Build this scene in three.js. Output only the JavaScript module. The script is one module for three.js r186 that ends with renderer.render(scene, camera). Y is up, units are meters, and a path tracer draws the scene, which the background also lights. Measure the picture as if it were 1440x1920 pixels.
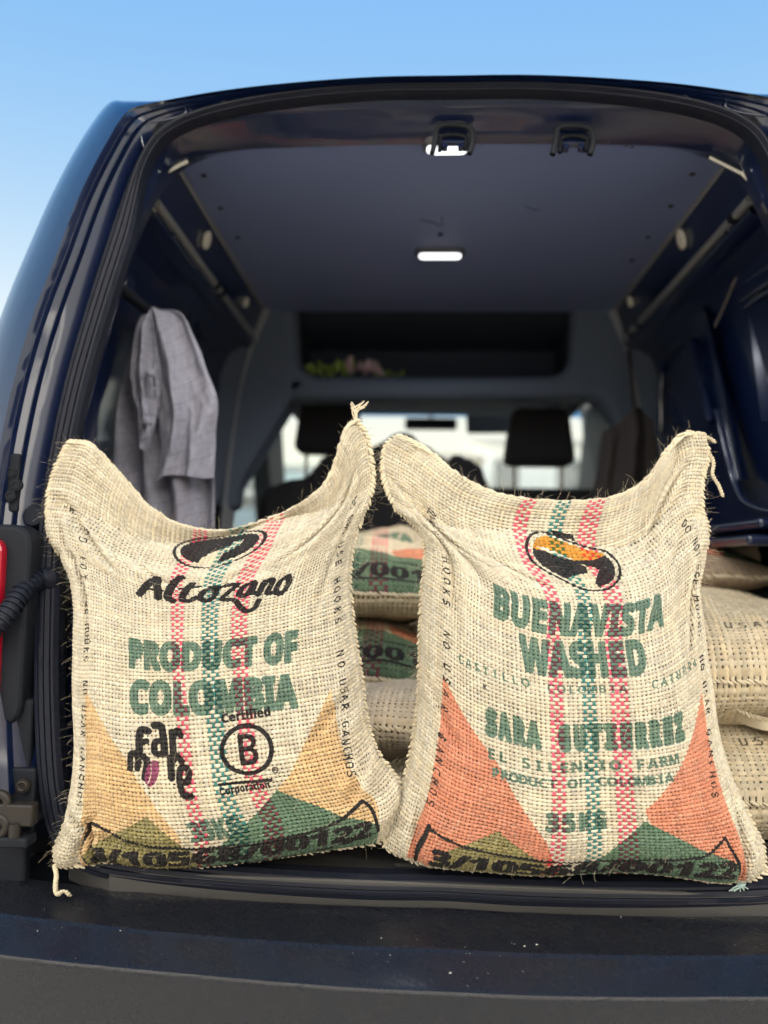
import * as THREE from 'three';
import { RoundedBoxGeometry } from 'three/addons/geometries/RoundedBoxGeometry.js';
import { mergeGeometries, mergeVertices, toCreasedNormals } from 'three/addons/utils/BufferGeometryUtils.js';
import { ImprovedNoise } from 'three/addons/math/ImprovedNoise.js';

// ---------------------------------------------------------------- camera, sky, sun, exposure
const V = (x, y, z) => new THREE.Vector3(x, y, z);
const scene = new THREE.Scene();
const EYE = V(0, 1.03, 0), F = 1442, CX = 0.04;              // CX: the van's middle plane
const camera = new THREE.PerspectiveCamera(2 * Math.atan(960 / F) * 180 / Math.PI, 0.75, 0.02, 2000);
camera.position.copy(EYE);
camera.rotation.order = 'YXZ';
camera.rotation.set(0.0690, 0.0480, 0.0175);
camera.focus = 1.03; camera.userData.fStop = 1.7;
camera.updateMatrixWorld(true); camera.updateProjectionMatrix();
const renderer = new THREE.WebGLRenderer({ antialias: true });
renderer.toneMapping = THREE.LinearToneMapping;
renderer.toneMappingExposure = 5.1;
renderer.shadowMap.enabled = true;
const SUN_AZ = 184, SUN_EL = 47;                             // degrees; azimuth 0 = behind the camera
const sunDir = V(Math.sin(SUN_AZ * Math.PI / 180) * Math.cos(SUN_EL * Math.PI / 180), Math.sin(SUN_EL * Math.PI / 180), Math.cos(SUN_AZ * Math.PI / 180) * Math.cos(SUN_EL * Math.PI / 180));
{
  const W = 512, H = 256, d = new Float32Array(W * H * 4);
  for (let j = 0; j < H; j++) for (let i = 0; i < W; i++) {
    const el = ((j + 0.5) / H - 0.5) * Math.PI, s = Math.max(0, Math.sin(el)), o = (j * W + i) * 4;
    const az = ((i + 0.5) / W - 0.5) * 2 * Math.PI;
    const dir = V(Math.cos(el) * Math.cos(az), Math.sin(el), Math.cos(el) * Math.sin(az)), c = Math.max(0, dir.dot(sunDir));
    const g = 0.012 * Math.pow(c, 10);
    const base = [Math.min(0.52, 0.012 + 1.02 * Math.exp(-4.4 * s)), Math.min(0.52, 0.098 + 0.62 * Math.exp(-3.1 * s)), 0.305 + 0.15 * Math.exp(-2 * s)];
    for (let q = 0; q < 3; q++) d[o + q] = 0.50 * base[q] + g * [1, 0.95, 0.85][q];
    d[o + 3] = 1;
  }
  const t = new THREE.DataTexture(d, W, H, THREE.RGBAFormat, THREE.FloatType);
  t.mapping = THREE.EquirectangularReflectionMapping; t.colorSpace = THREE.LinearSRGBColorSpace; t.magFilter = t.minFilter = THREE.LinearFilter; t.needsUpdate = true;
  scene.background = t; scene.environment = t;
}
const sun = new THREE.DirectionalLight(new THREE.Color(1, 0.94, 0.84), 5);
sun.position.copy(sunDir).multiplyScalar(30); sun.castShadow = true; sun.shadow.radius = 1;
sun.shadow.mapSize.set(2048, 2048);
Object.assign(sun.shadow.camera, { left: -8, right: 8, top: 8, bottom: -8, near: 1, far: 80 });
scene.add(sun, sun.target);

// ---------------------------------------------------------------- helpers
const rng = (s) => () => { s = (s + 0x6d2b79f5) | 0; let t = Math.imul(s ^ (s >>> 15), 1 | s); t = (t + Math.imul(t ^ (t >>> 7), 61 | t)) ^ t; return ((t ^ (t >>> 14)) >>> 0) / 4294967296; };
const P3 = new ImprovedNoise(), noise = (x, y, z = 0) => P3.noise(x + 31.7, y + 11.3, z + 5.1);
const lerp = (a, b, t) => a + (b - a) * t, clamp = (x, a = 0, b = 1) => Math.min(b, Math.max(a, x));
const smooth = (a, b, x) => { const t = clamp((x - a) / (b - a)); return t * t * (3 - 2 * t); };
// direction seen at a place of the photograph (1440 x 1920), and where it meets a plane of the place
const ray = (px, py) => V((px - 720) / F, (960 - py) / F, -1).applyQuaternion(camera.quaternion);
const onPlane = (px, py, n, d) => { const r = ray(px, py); return r.multiplyScalar((d - n.dot(EYE)) / n.dot(r)).add(EYE); };
const atZ = (px, py, z) => onPlane(px, py, V(0, 0, 1), z);
const atY = (px, py, y) => onPlane(px, py, V(0, 1, 0), y);
const atX = (px, py, x) => onPlane(px, py, V(1, 0, 0), x);
const TILT = 0.117;
const atRear = (px, py, off = 0) => onPlane(px, py, V(0, TILT, 1), -1.08 + TILT * 0.6 + off);
const mirror = (p) => V(2 * CX - p.x, p.y, p.z);

const used = {};
const numbered = (n) => { used[n] = (used[n] ?? -1) + 1; return used[n] ? n + '_' + String(used[n]).padStart(3, '0') : n; };
function tag(o, label, category, group, kind) { o.userData = { label, category }; if (group) o.userData.group = group; if (kind) o.userData.kind = kind; return o; }
function thing(name, label, category, pos = [0, 0, 0], group) {
  const o = new THREE.Group(); o.name = numbered(name); o.position.set(...pos); scene.add(o); return tag(o, label, category, group);
}
function part(name, geo, mat, parent = scene, label) {
  if (Array.isArray(geo)) geo = merge(geo);
  const m = new THREE.Mesh(geo, mat); m.name = parent === scene ? numbered(name) : name; m.castShadow = m.receiveShadow = true;
  if (label) m.userData.label = label;
  if (parent !== scene) { parent.updateWorldMatrix(true, false); const inv = parent.matrixWorld.clone().invert(); m.applyMatrix4(inv); }   // geometry is written in the place's own metres
  parent.add(m); return m;
}
function merge(list) {
  list = list.map((g) => { g = g.index ? g.toNonIndexed() : g; for (const k of Object.keys(g.attributes)) if (!['position', 'normal', 'uv'].includes(k)) g.deleteAttribute(k); return g; });
  return list.length === 1 ? list[0] : mergeGeometries(list);
}
const rbox = (w, h, d, r = 0.006, pos = [0, 0, 0], rot = [0, 0, 0], seg = 2) => new RoundedBoxGeometry(w, h, d, seg, Math.min(r, w / 2.01, h / 2.01, d / 2.01)).rotateX(rot[0]).rotateY(rot[1]).rotateZ(rot[2]).translate(...pos);
const tube = (pts, r, seg = 40, rad = 8, closed = false) => new THREE.TubeGeometry(new THREE.CatmullRomCurve3(pts, closed, 'centripetal'), seg, r, rad, closed);
const cyl = (a, b, r1, r2 = r1, n = 16) => { const d = b.clone().sub(a), g = new THREE.CylinderGeometry(r2, r1, d.length(), n); g.applyQuaternion(new THREE.Quaternion().setFromUnitVectors(V(0, 1, 0), d.clone().normalize())); const m = a.clone().add(b).multiplyScalar(0.5); return g.translate(m.x, m.y, m.z); };
// a sheet through rows of points; uv in metres; crease: angle above which edges stay sharp
function loft(rows, crease = 0.6, closed = false) {
  const n = rows[0].length, pos = [], uv = [], idx = [];
  let dv = 0;
  rows.forEach((r, j) => {
    let du = 0; if (j) dv += r[n >> 1].distanceTo(rows[j - 1][n >> 1]);
    r.forEach((p, i) => { if (i) du += p.distanceTo(r[i - 1]); pos.push(p.x, p.y, p.z); uv.push(du, dv); });
  });
  for (let j = 0; j < rows.length - 1; j++) for (let i = 0; i < n - (closed ? 0 : 1); i++) {
    const a = j * n + i, b = j * n + (i + 1) % n, c = a + n, e = b + n; idx.push(a, b, c, b, e, c);
  }
  let g = new THREE.BufferGeometry();
  g.setAttribute('position', new THREE.Float32BufferAttribute(pos, 3)); g.setAttribute('uv', new THREE.Float32BufferAttribute(uv, 2)); g.setIndex(idx);
  if (crease >= 9) { g.computeVertexNormals(); return g; }
  return toCreasedNormals(g, crease);
}
const spline = (pts, n, closed = false) => new THREE.CatmullRomCurve3(pts, closed, 'centripetal').getSpacedPoints(n);
const extrude = (shape, depth, bevel = 0.004, seg = 12) => new THREE.ExtrudeGeometry(shape, { depth, bevelEnabled: bevel > 0, bevelThickness: bevel, bevelSize: bevel, bevelOffset: -bevel, bevelSegments: 3, curveSegments: seg });
function roundedPoly(Shape, pts, r) {
  const s = new Shape(), n = pts.length;
  for (let i = 0; i < n; i++) {
    const p = new THREE.Vector2(...pts[i]), a = new THREE.Vector2(...pts[(i + n - 1) % n]), b = new THREE.Vector2(...pts[(i + 1) % n]), k = Math.min(pts[i][2] ?? r, p.distanceTo(a) * 0.49, p.distanceTo(b) * 0.49);
    const p0 = p.clone().add(a.sub(p).setLength(k)), p1 = p.clone().add(b.sub(p).setLength(k));
    i ? s.lineTo(p0.x, p0.y) : s.moveTo(p0.x, p0.y); s.quadraticCurveTo(p.x, p.y, p1.x, p1.y);
  }
  s.closePath(); return s;
}
const C = (r, g, b) => new THREE.Color().setRGB(r, g, b);
const std = (c, rough, o = {}) => new THREE.MeshStandardMaterial({ color: C(...c), roughness: rough, side: THREE.DoubleSide, ...o });
const phys = (c, rough, o = {}) => new THREE.MeshPhysicalMaterial({ color: C(...c), roughness: rough, side: THREE.DoubleSide, ...o });
function dataTex(size, fn, srgb = false, repeat = 1) {
  const d = new Uint8Array(size * size * 4);
  for (let y = 0; y < size; y++) for (let x = 0; x < size; x++) { const c = fn(x / size, y / size), o = (y * size + x) * 4; for (let k = 0; k < 3; k++) d[o + k] = clamp(Array.isArray(c) ? c[k] : c) * 255; d[o + 3] = 255; }
  const t = new THREE.DataTexture(d, size, size); t.wrapS = t.wrapT = THREE.RepeatWrapping; t.magFilter = THREE.LinearFilter; t.minFilter = THREE.LinearMipmapLinearFilter; t.repeat.set(repeat, repeat);
  if (srgb) t.colorSpace = THREE.SRGBColorSpace; t.needsUpdate = true; return t;
}
// ---------------------------------------------------------------- materials
const dustRough = dataTex(512, (x, y) => { const a = noise(x * 9, y * 9), b = noise(x * 40, y * 40, 3), c = noise(x * 160, y * 160, 7); return 0.62 + 0.16 * a + 0.14 * b + 0.12 * c; });
const grainBump = (() => { const r = rng(5); return dataTex(256, () => 0.3 + 0.5 * r()); })();
const scuffTex = (() => {                                      // scratches and chaff dust on black plastic
  const S = 1024, cv = document.createElement('canvas'); cv.width = cv.height = S; const g = cv.getContext('2d'), r = rng(77);
  g.fillStyle = '#8f8f90'; g.fillRect(0, 0, S, S);
  for (let i = 0; i < 900; i++) { g.fillStyle = `rgba(${r() < 0.5 ? '255,245,225' : '60,60,62'},${0.05 + 0.16 * r()})`; const s = 0.6 + r() * 2.2; g.beginPath(); g.ellipse(r() * S, r() * S, s, s * (0.4 + r()), r() * 3, 0, 7); g.fill(); }
  for (let i = 0; i < 34; i++) { g.strokeStyle = `rgba(255,250,240,${0.08 + 0.22 * r()})`; g.lineWidth = 0.5 + r(); const x = r() * S, y = r() * S, a = r() * 6.3, l = 12 + r() * 60; g.beginPath(); g.moveTo(x, y); g.quadraticCurveTo(x + Math.cos(a) * l / 2 + r() * 6, y + Math.sin(a) * l / 2, x + Math.cos(a) * l, y + Math.sin(a) * l); g.stroke(); }
  for (let i = 0; i < 60; i++) { const x = r() * S, y = r() * S, s = 10 + r() * 46, q = g.createRadialGradient(x, y, 0, x, y, s); q.addColorStop(0, 'rgba(190,175,150,0.10)'); q.addColorStop(1, 'rgba(190,175,150,0)'); g.fillStyle = q; g.fillRect(x - s, y - s, 2 * s, 2 * s); }
  const t = new THREE.CanvasTexture(cv); t.colorSpace = THREE.SRGBColorSpace; t.wrapS = t.wrapT = THREE.RepeatWrapping; t.repeat.set(2.1, 2.1); return t;
})();
const fineGrain = grainBump.clone(); fineGrain.repeat.set(4, 4); fineGrain.needsUpdate = true;
const bumperRough = dustRough.clone(); bumperRough.repeat.set(2.5, 2.5); bumperRough.needsUpdate = true;
const paintRough = dustRough.clone(); paintRough.repeat.set(1.7, 1.7); paintRough.needsUpdate = true;
const M = {
  paint: phys([0.0025, 0.0085, 0.038], 0.30, { clearcoat: 1, clearcoatRoughness: 0.03 }),
  paintIn: phys([0.0025, 0.0085, 0.038], 0.33, { clearcoat: 1, clearcoatRoughness: 0.06 }),
  rubber: phys([0.008, 0.010, 0.018], 0.5, { specularIntensity: 0.35, bumpMap: fineGrain, bumpScale: 0.00015 }),
  bumper: phys([0.034, 0.039, 0.054], 0.46, { specularIntensity: 0.8, map: scuffTex, roughnessMap: bumperRough, bumpMap: fineGrain, bumpScale: 0.0002 }),
  plastic: std([0.17, 0.165, 0.16], 0.62, { map: scuffTex, roughnessMap: bumperRough }),
  black: phys([0.010, 0.012, 0.017], 0.6, { specularIntensity: 0.3 }),
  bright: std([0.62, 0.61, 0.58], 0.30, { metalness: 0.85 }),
  panel: phys([0.0025, 0.0085, 0.038], 0.22, { clearcoat: 1, clearcoatRoughness: 0.05 }),
  pale: std([0.22, 0.23, 0.25], 0.75, { bumpMap: fineGrain, bumpScale: 0.0003 }),
  steel: std([0.32, 0.31, 0.29], 0.42, { metalness: 0.9, roughnessMap: dustRough }),
  dirtySteel: phys([0.022, 0.019, 0.017], 0.6, { specularIntensity: 0.5, roughnessMap: dustRough }),
  hardboard: std([0.145, 0.18, 0.33], 0.36, { bumpMap: fineGrain, bumpScale: 0.0001 }),
  shelf: std([0.035, 0.048, 0.075], 0.85),
  trim: std([0.07, 0.092, 0.132], 0.8, { bumpMap: fineGrain, bumpScale: 0.0003 }),
  fabric: std([0.012, 0.012, 0.014], 0.95),
  cream: std([0.62, 0.60, 0.52], 0.5),
  redLens: phys([0.34, 0.004, 0.016], 0.12, { clearcoat: 1, clearcoatRoughness: 0.03 }),
  glass: phys([0.93, 0.97, 0.96], 0.02, { transmission: 1, thickness: 0 }),
  tintBand: phys([0.35, 0.6, 0.85], 0.02, { transmission: 1, thickness: 0 }),
  lamp: std([0.9, 0.93, 1.0], 0.4, { emissive: C(0.9, 0.96, 1.0), emissiveIntensity: 0.5 }),
  lampShell: std([0.5, 0.5, 0.52], 0.35), lampRim: std([0.06, 0.06, 0.07], 0.4),
};
// ---------------------------------------------------------------- ground and the buildings in front and behind
const setting = (o, label) => { o.userData.kind = 'structure'; if (label) o.userData.label = label; return o; };
{
  const tex = dataTex(512, (x, y) => { const a = noise(x * 6, y * 6), b = noise(x * 50, y * 50, 2), c = noise(x * 200, y * 200, 4); const k = 0.50 + 0.07 * a + 0.06 * b + 0.08 * c; return [k, k * 0.975, k * 0.92]; }, true, 90);
  const g = part('ground', new THREE.PlaneGeometry(700, 700).rotateX(-Math.PI / 2), std([0.9, 0.9, 0.9], 0.95, { map: tex })); setting(g);
  tag(g, 'pale sunlit concrete yard around the van', 'ground', null, 'structure');
}
function building(name, label, x0, x1, z, depth, h, col, floors, bays, roofCol, winW = 1.1) {
  const t = thing(name, label, 'building', [(x0 + x1) / 2, 0, z]);
  const dirz = depth > 0 ? 1 : -1, wm = std(col, 0.9), fm = std([0.7, 0.7, 0.68], 0.7), gm = phys([0.03, 0.045, 0.06], 0.08, { clearcoat: 1 });
  const w = x1 - x0, fh = h / floors, front = z, holes = [];
  const sh = new THREE.Shape(); sh.moveTo(0, 0); sh.lineTo(w, 0); sh.lineTo(w, h); sh.lineTo(0, h); sh.closePath();
  for (let f = 0; f < floors; f++) for (let b = 0; b < bays; b++) {
    const cx = (b + 0.5) * w / bays, y0 = f * fh + fh * 0.32, y1 = f * fh + fh * 0.82; const p = new THREE.Path(); p.moveTo(cx - winW / 2, y0); p.lineTo(cx - winW / 2, y1); p.lineTo(cx + winW / 2, y1); p.lineTo(cx + winW / 2, y0); p.closePath(); sh.holes.push(p); holes.push([cx, y0, y1]);
  }
  const face = new THREE.ExtrudeGeometry(sh, { depth: 0.3, bevelEnabled: false }); face.translate(x0, 0, front - (depth > 0 ? 0 : 0.3));
  const body = new THREE.BoxGeometry(w, h, Math.abs(depth) - 0.31).translate((x0 + x1) / 2, h / 2, front + dirz * (0.31 + (Math.abs(depth) - 0.31) / 2));
  part('wall', [face, body], wm, t);
  part('roof', rbox(w + 0.6, 0.25, Math.abs(depth) + 0.6, 0.03, [(x0 + x1) / 2, h + 0.13, front + depth / 2]), std(roofCol, 0.85), t);
  for (const [cx, y0, y1] of holes) {
    const zc = front + dirz * 0.2, win = part('window', rbox(winW - 0.01, y1 - y0 - 0.01, 0.04, 0.01, [x0 + cx, (y0 + y1) / 2, zc + dirz * 0.03]), gm, t);
    part('frame', [rbox(winW - 0.02, 0.07, 0.06, 0.01, [x0 + cx, y0 + 0.04, zc]), rbox(winW - 0.02, 0.07, 0.06, 0.01, [x0 + cx, y1 - 0.04, zc]), rbox(0.06, y1 - y0 - 0.16, 0.06, 0.01, [x0 + cx, (y0 + y1) / 2, zc])], fm, win);
  }
  return t;
}
building('pale_building', 'pale yellow building beyond the windscreen, behind the rear-view mirror', -3.2, 1.9, -27, -10, 4.7, [0.88, 0.76, 0.46], 1, 3, [0.55, 0.5, 0.45]);
building('white_building', 'white building beyond the windscreen, behind the right headrest', 2.4, 16, -34, -12, 6.4, [0.90, 0.89, 0.86], 2, 5, [0.6, 0.58, 0.55]);
building('blue_building', 'pale blue building beyond the windscreen, behind the left headrest', -15, -3.9, -36, -10, 5.4, [0.62, 0.76, 0.84], 2, 4, [0.5, 0.5, 0.5]);
{ // tall pale block across the yard behind the camera, on a dark base storey: its sunlit face is what lights the sacks and is mirrored in the paint
  building('pale_tower', 'tall pale block on a dark base storey across the yard behind the camera', -24, 26, 11.5, 12, 24, [0.86, 0.84, 0.80], 7, 12, [0.5, 0.5, 0.5], 0.9);
  const t = scene.children[scene.children.length - 1]; part('base_storey', rbox(50.2, 4.6, 0.5, 0.02, [1, 2.3, 11.35]), std([0.10, 0.095, 0.09], 0.9), t);
}
// ---------------------------------------------------------------- the van, seen from behind with its rear doors open
const van = thing('cargo_van', 'navy blue cargo van with its rear doors open and sacks on the sill', 'van', [CX, 0, -2]);
const both = (pts) => [...pts, ...pts.slice(0, -1).reverse().map(mirror)];
// matched outlines of the left half, bottom to top middle: seal, edge of the door channel, outer skin
const RIM = [
  [[82, 1480], [-30, 1500], [-78, 1500]], [[73, 1340], [-33, 1350], [-82, 1350]], [[72, 1200], [-32, 1200], [-82, 1200]], [[80, 1000], [-24, 1000], [-74, 1000]], [[95, 880], [-8, 880], [-52, 880]],
  [[128, 720], [24, 720], [-22, 718]], [[165, 590], [62, 590], [20, 588]], [[200, 480], [106, 478], [66, 476]], [[232, 385], [148, 368], [118, 364]],
  [[262, 310], [198, 270], [176, 264]], [[288, 265], [232, 216], [214, 210]], [[312, 243], [249, 203], [242, 198]], [[350, 222], [300, 190], [300, 191]], [[430, 198], [420, 169], [420, 170.5]], [[550, 178], [545, 155], [545, 156.5]], [[700, 165], [700, 144], [700, 145.5]], [[874, 162], [874, 141], [874, 142.5]],
];
const corner = (i) => smooth(9, 12.5, i);                        // 0 along the side, 1 along the top
const rimAt = (i, k, off) => atRear(RIM[i][k][0], RIM[i][k][1], off);
const sealL = RIM.map((_, i) => rimAt(i, 0, 0)), jambL = RIM.map((_, i) => rimAt(i, 1, lerp(0.055, 0.03, corner(i)))), skinL = RIM.map((_, i) => rimAt(i, 2, lerp(-0.07, 0.027, corner(i))));
for (const a of [sealL, jambL, skinL]) a[a.length - 1].x = CX;
const NR = 180, sealC = spline(both(sealL), NR), fine = (pts) => { const c = new THREE.CatmullRomCurve3(both(pts), false, 'centripetal'); return (t) => c.getPoint(t); };
const sF = fine(sealL), jF = fine(jambL), kF = fine(skinL);
const ts = Array.from({ length: NR + 1 }, (_, i) => i / NR);
const topness = (t) => { const k = Math.min(t, 1 - t) * 2 * (RIM.length - 1); return smooth(9, 12.5, k); };
{ // door channel: steps and ridges pressed in the sheet between the seal and the outer edge
  const prof = [[0, -0.022], [0.10, -0.018], [0.14, -0.008], [0.36, 0.006], [0.58, 0.018], [0.61, 0.028], [0.64, 0.025], [0.80, 0.034], [0.83, 0.044], [0.86, 0.043], [0.96, 0.052], [1, 0.055]];
  const rows = prof.map(([f, d]) => ts.map((t) => { const a = sF(t), b = jF(t), k = topness(t); return a.clone().lerp(b, f).setZ(0).add(V(0, 0, lerp(a.z, b.z - 0.055 * (1 - k) - 0.03 * k, f) + d * lerp(1, 0.4, k))); }));
  const swap = rows.map((r) => r); part('door_frame', [loft(swap, 0.45)], M.paint, van);
  // outer corner, rounded from the channel edge on to the flank and roof
  const arc = [0, 0.12, 0.3, 0.5, 0.7, 0.88, 1].map((f) => ts.map((t) => { const a = jF(t), b = kF(t), ang = 0.75 + f * 0.8, s = (Math.sin(ang) - Math.sin(0.75)) / (Math.sin(1.55) - Math.sin(0.75)), c = (Math.cos(0.75) - Math.cos(ang)) / (Math.cos(0.75) - Math.cos(1.55)); return V(lerp(a.x, b.x, s), lerp(a.y, b.y, s), lerp(a.z, b.z, c)); }));
  const fwd = [0.05, 0.2, 0.6, 1.2].map((dz) => ts.map((t) => { const b = kF(t), k = topness(t), o = b.clone(); o.z -= dz * (1 - 0.02 * dz); o.y += k * 0.012 * Math.min(1, dz * 0.5); o.x += (b.x < CX ? -1 : 1) * (0.25 * k * Math.min(1, Math.abs(b.x - CX) * 3) + (1 - k)) * 0.13 * (1 - Math.exp(-dz * 2.2)); return o; }));
  part('outer_panel', loft([...arc, ...fwd], 0.9), M.paint, van);
}
{ // lower flanks, roof and nose beyond the rear ring, all closed sheets with thickness
  const gs = [];
  for (const s of [-1, 1]) gs.push(rbox(0.03, 0.75, 1.25, 0.01, [CX + s * 0.80, 0.62, -1.75]), rbox(0.03, 0.62, 1.9, 0.01, [CX + s * 0.81, 0.75, -3.05]));
  gs.push(rbox(1.36, 0.03, 1.70, 0.01, [CX, 1.845, -2.52]), rbox(1.56, 0.5, 0.06, 0.02, [CX, 0.78, -3.98]), rbox(1.5, 0.05, 0.9, 0.02, [CX, 1.03, -3.5], [-0.08, 0, 0]));
  part('body_shell', gs, M.paint, van);
  part('underbody', rbox(1.56, 0.08, 2.9, 0.02, [CX, 0.40, -2.5]), M.black, van);
}
{ // rubber seal round the opening, four ridges, running on along the sill
  const low = [[100, 1560], [130, 1606], [180, 1634], [260, 1649], [380, 1662], [540, 1674], [700, 1682], [874, 1686]].map(([x, y]) => atRear(x, y, -0.008)); low[low.length - 1].x = CX;
  const side = sealL.map((p) => p.clone());
  const loop = [...side.slice().reverse(), ...low]; const full = new THREE.CatmullRomCurve3([...loop, ...loop.slice(1, -1).reverse().map(mirror)], true, 'centripetal');
  const n = 420, cen = V(CX, 1.2, -1.15), prof = [[-0.034, -0.012], [-0.033, 0.006], [-0.028, 0.012], [-0.0245, 0.0125], [-0.0235, 0.0085], [-0.0225, 0.0135], [-0.017, 0.0165], [-0.016, 0.0125], [-0.015, 0.017], [-0.009, 0.017], [-0.008, 0.013], [-0.007, 0.0165], [-0.001, 0.014], [0.003, 0.006], [0.003, -0.012]];
  const pts = full.getSpacedPoints(n), rows = prof.map(() => []);
  for (let i = 0; i <= n; i++) {
    const p = pts[i % n], q = pts[(i + 1) % n], d = q.clone().sub(pts[(i + n - 1) % n]).normalize(), out = V(d.y, -d.x, 0).normalize(); if (out.dot(p.clone().sub(cen)) < 0) out.negate();
    const sc = 1 - 0.55 * smooth(1.55, 1.70, p.y);
    prof.forEach(([o, z], k) => rows[k].push(p.clone().addScaledVector(out, o * sc).add(V(0, 0, z))));
  }
  part('door_seal', loft(rows, 0.5), M.rubber, van);
}
{ // inner flange of the opening: pillars at the sides, header at the top
  const I = [[112, 1480], [104, 1340], [104, 1200], [113, 1000], [128, 880], [162, 740], [196, 625], [226, 520], [258, 427], [282, 370], [300, 335], [322, 312], [360, 297], [440, 282], [560, 276], [700, 272], [874, 270]];
  const inn = I.map(([x, y], i) => atRear(x, y, lerp(-0.05, -0.09, smooth(8, 13, i)))); inn[inn.length - 1].x = CX;
  const sI = fine(RIM.map((_, i) => { const p = rimAt(i, 0, -0.006); if (i === RIM.length - 1) p.x = CX; return p; })), iF = fine(inn);
  const prof = [[0.02, 0.004], [0.25, -0.012], [0.32, -0.016], [0.55, -0.03], [0.72, -0.05], [0.78, -0.058], [0.92, -0.074], [1, -0.072]];
  const rows = prof.map(([f]) => ts.map((t) => { const a = sI(t), b = iF(t), k = topness(t), bul = Math.sin(f * Math.PI) * 0.006 * k; const p = a.clone().lerp(b, f); p.y -= bul; p.z += Math.sin(f * Math.PI * 3) * 0.0025; return p; }));
  rows.push(ts.map((t) => { const p = iF(t).clone(); p.z -= 0.06; p.y += 0.03 * topness(t); p.x += (p.x < CX ? -1 : 1) * 0.02 * (1 - topness(t)); return p; }));
  part('header_and_pillars', loft(rows, 0.5), M.paintIn, van);
  // bright bare edge of the ceiling board above the header
  const r = rng(31);
  for (const [x, y] of [[640, 250], [905, 246], [1005, 250], [560, 255], [1128, 262], [1180, 268]]) part('weld_bead', Array.from({ length: 3 }, () => { const p = atRear(x + r() * 30 - 15, y + r() * 8, -0.085); return new THREE.SphereGeometry(0.0022, 8, 6).scale(1.6, 0.8, 1).translate(p.x, p.y, p.z); }), M.paint, van);
  for (const px of [850, 1076]) { // door strikers hanging under the header
    const w = px === 850 ? 1 : 1; const a = (dx, dy, o = -0.045) => atRear(px + dx, (px === 850 ? 262 : 264) + dy, o);
    const bow = [a(-40, 26), a(-34, 2), a(-28, -24), a(30, -22), a(36, 2), a(30, 26)];
    const s = part('door_striker', [tube(bow.slice(0, 6).map((p) => p), 0.0050, 60, 8), tube([a(-26, 22, -0.06), a(-22, -6, -0.06), a(24, -4, -0.06), a(22, 20, -0.06)], 0.004, 40, 8)], M.black, van);
    part('striker_plate', extrude(roundedPoly(THREE.Shape, [[-0.027, -0.012], [0.027, -0.012], [0.024, 0.022], [-0.024, 0.022]], 0.006), 0.006, 0.002).rotateX(-0.5).translate(a(0, 4, -0.072).x, a(0, 4, -0.072).y, a(0, 4, -0.072).z), M.paintIn, s);
    for (const d of [-16, 14]) { const c = a(d, 14, -0.058); part('bolt', new THREE.CylinderGeometry(0.006, 0.006, 0.01, 6).rotateX(1.2).translate(c.x, c.y, c.z), M.paintIn, s); }
  }
}
{ // smears of pale sealant in the upper corners of the header
  const e = (pts, r) => tube(pts.map(([x, y]) => atRear(x, y, -0.086)), r, 40, 6);
  part('sealant', [e([[302, 325], [316, 320], [330, 313], [352, 302]], 0.0035), e([[300, 328], [306, 318]], 0.004)], M.cream, van);
  part('sealant', [e([[1330, 295], [1352, 306], [1376, 318], [1396, 328]], 0.0028), e([[1392, 322], [1404, 334], [1412, 340]], 0.0055)], M.cream, van);
}
{ // pressings in the roof corner, the round plug and the drip piece
  const pr = (pts, w) => tube(pts.map(([x, y]) => atRear(x, y, 0.012)), w, 24, 6);
  for (const f of [(p) => p, mirror]) {
    const lay = (pts, w, off) => { const g = tube(pts.map(([x, y]) => f(atRear(x, y, off))), w, 24, 6); return g; };
    part('pressing', [lay([[252, 214], [262, 228], [348, 212], [346, 196]], 0.0016, 0.012), lay([[262, 228], [266, 262], [272, 282]], 0.0018, 0.010), lay([[352, 194], [360, 210], [428, 184], [430, 174]], 0.0014, 0.008), lay([[432, 173], [432, 190], [520, 176]], 0.0012, 0.006)], M.paint, van);
    const c = f(atRear(300, 240, -0.002)); part('body_plug', new THREE.SphereGeometry(0.020, 20, 10).scale(1, 1, 0.35).translate(c.x, c.y, c.z), M.black, van);
    const d = f(atRear(236, 222, 0.03)); part('drip_clip', rbox(0.022, 0.012, 0.012, 0.003, [d.x, d.y, d.z], [0, 0, f === mirror ? -0.5 : 0.5]), M.lampShell, van);
  }
}
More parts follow.
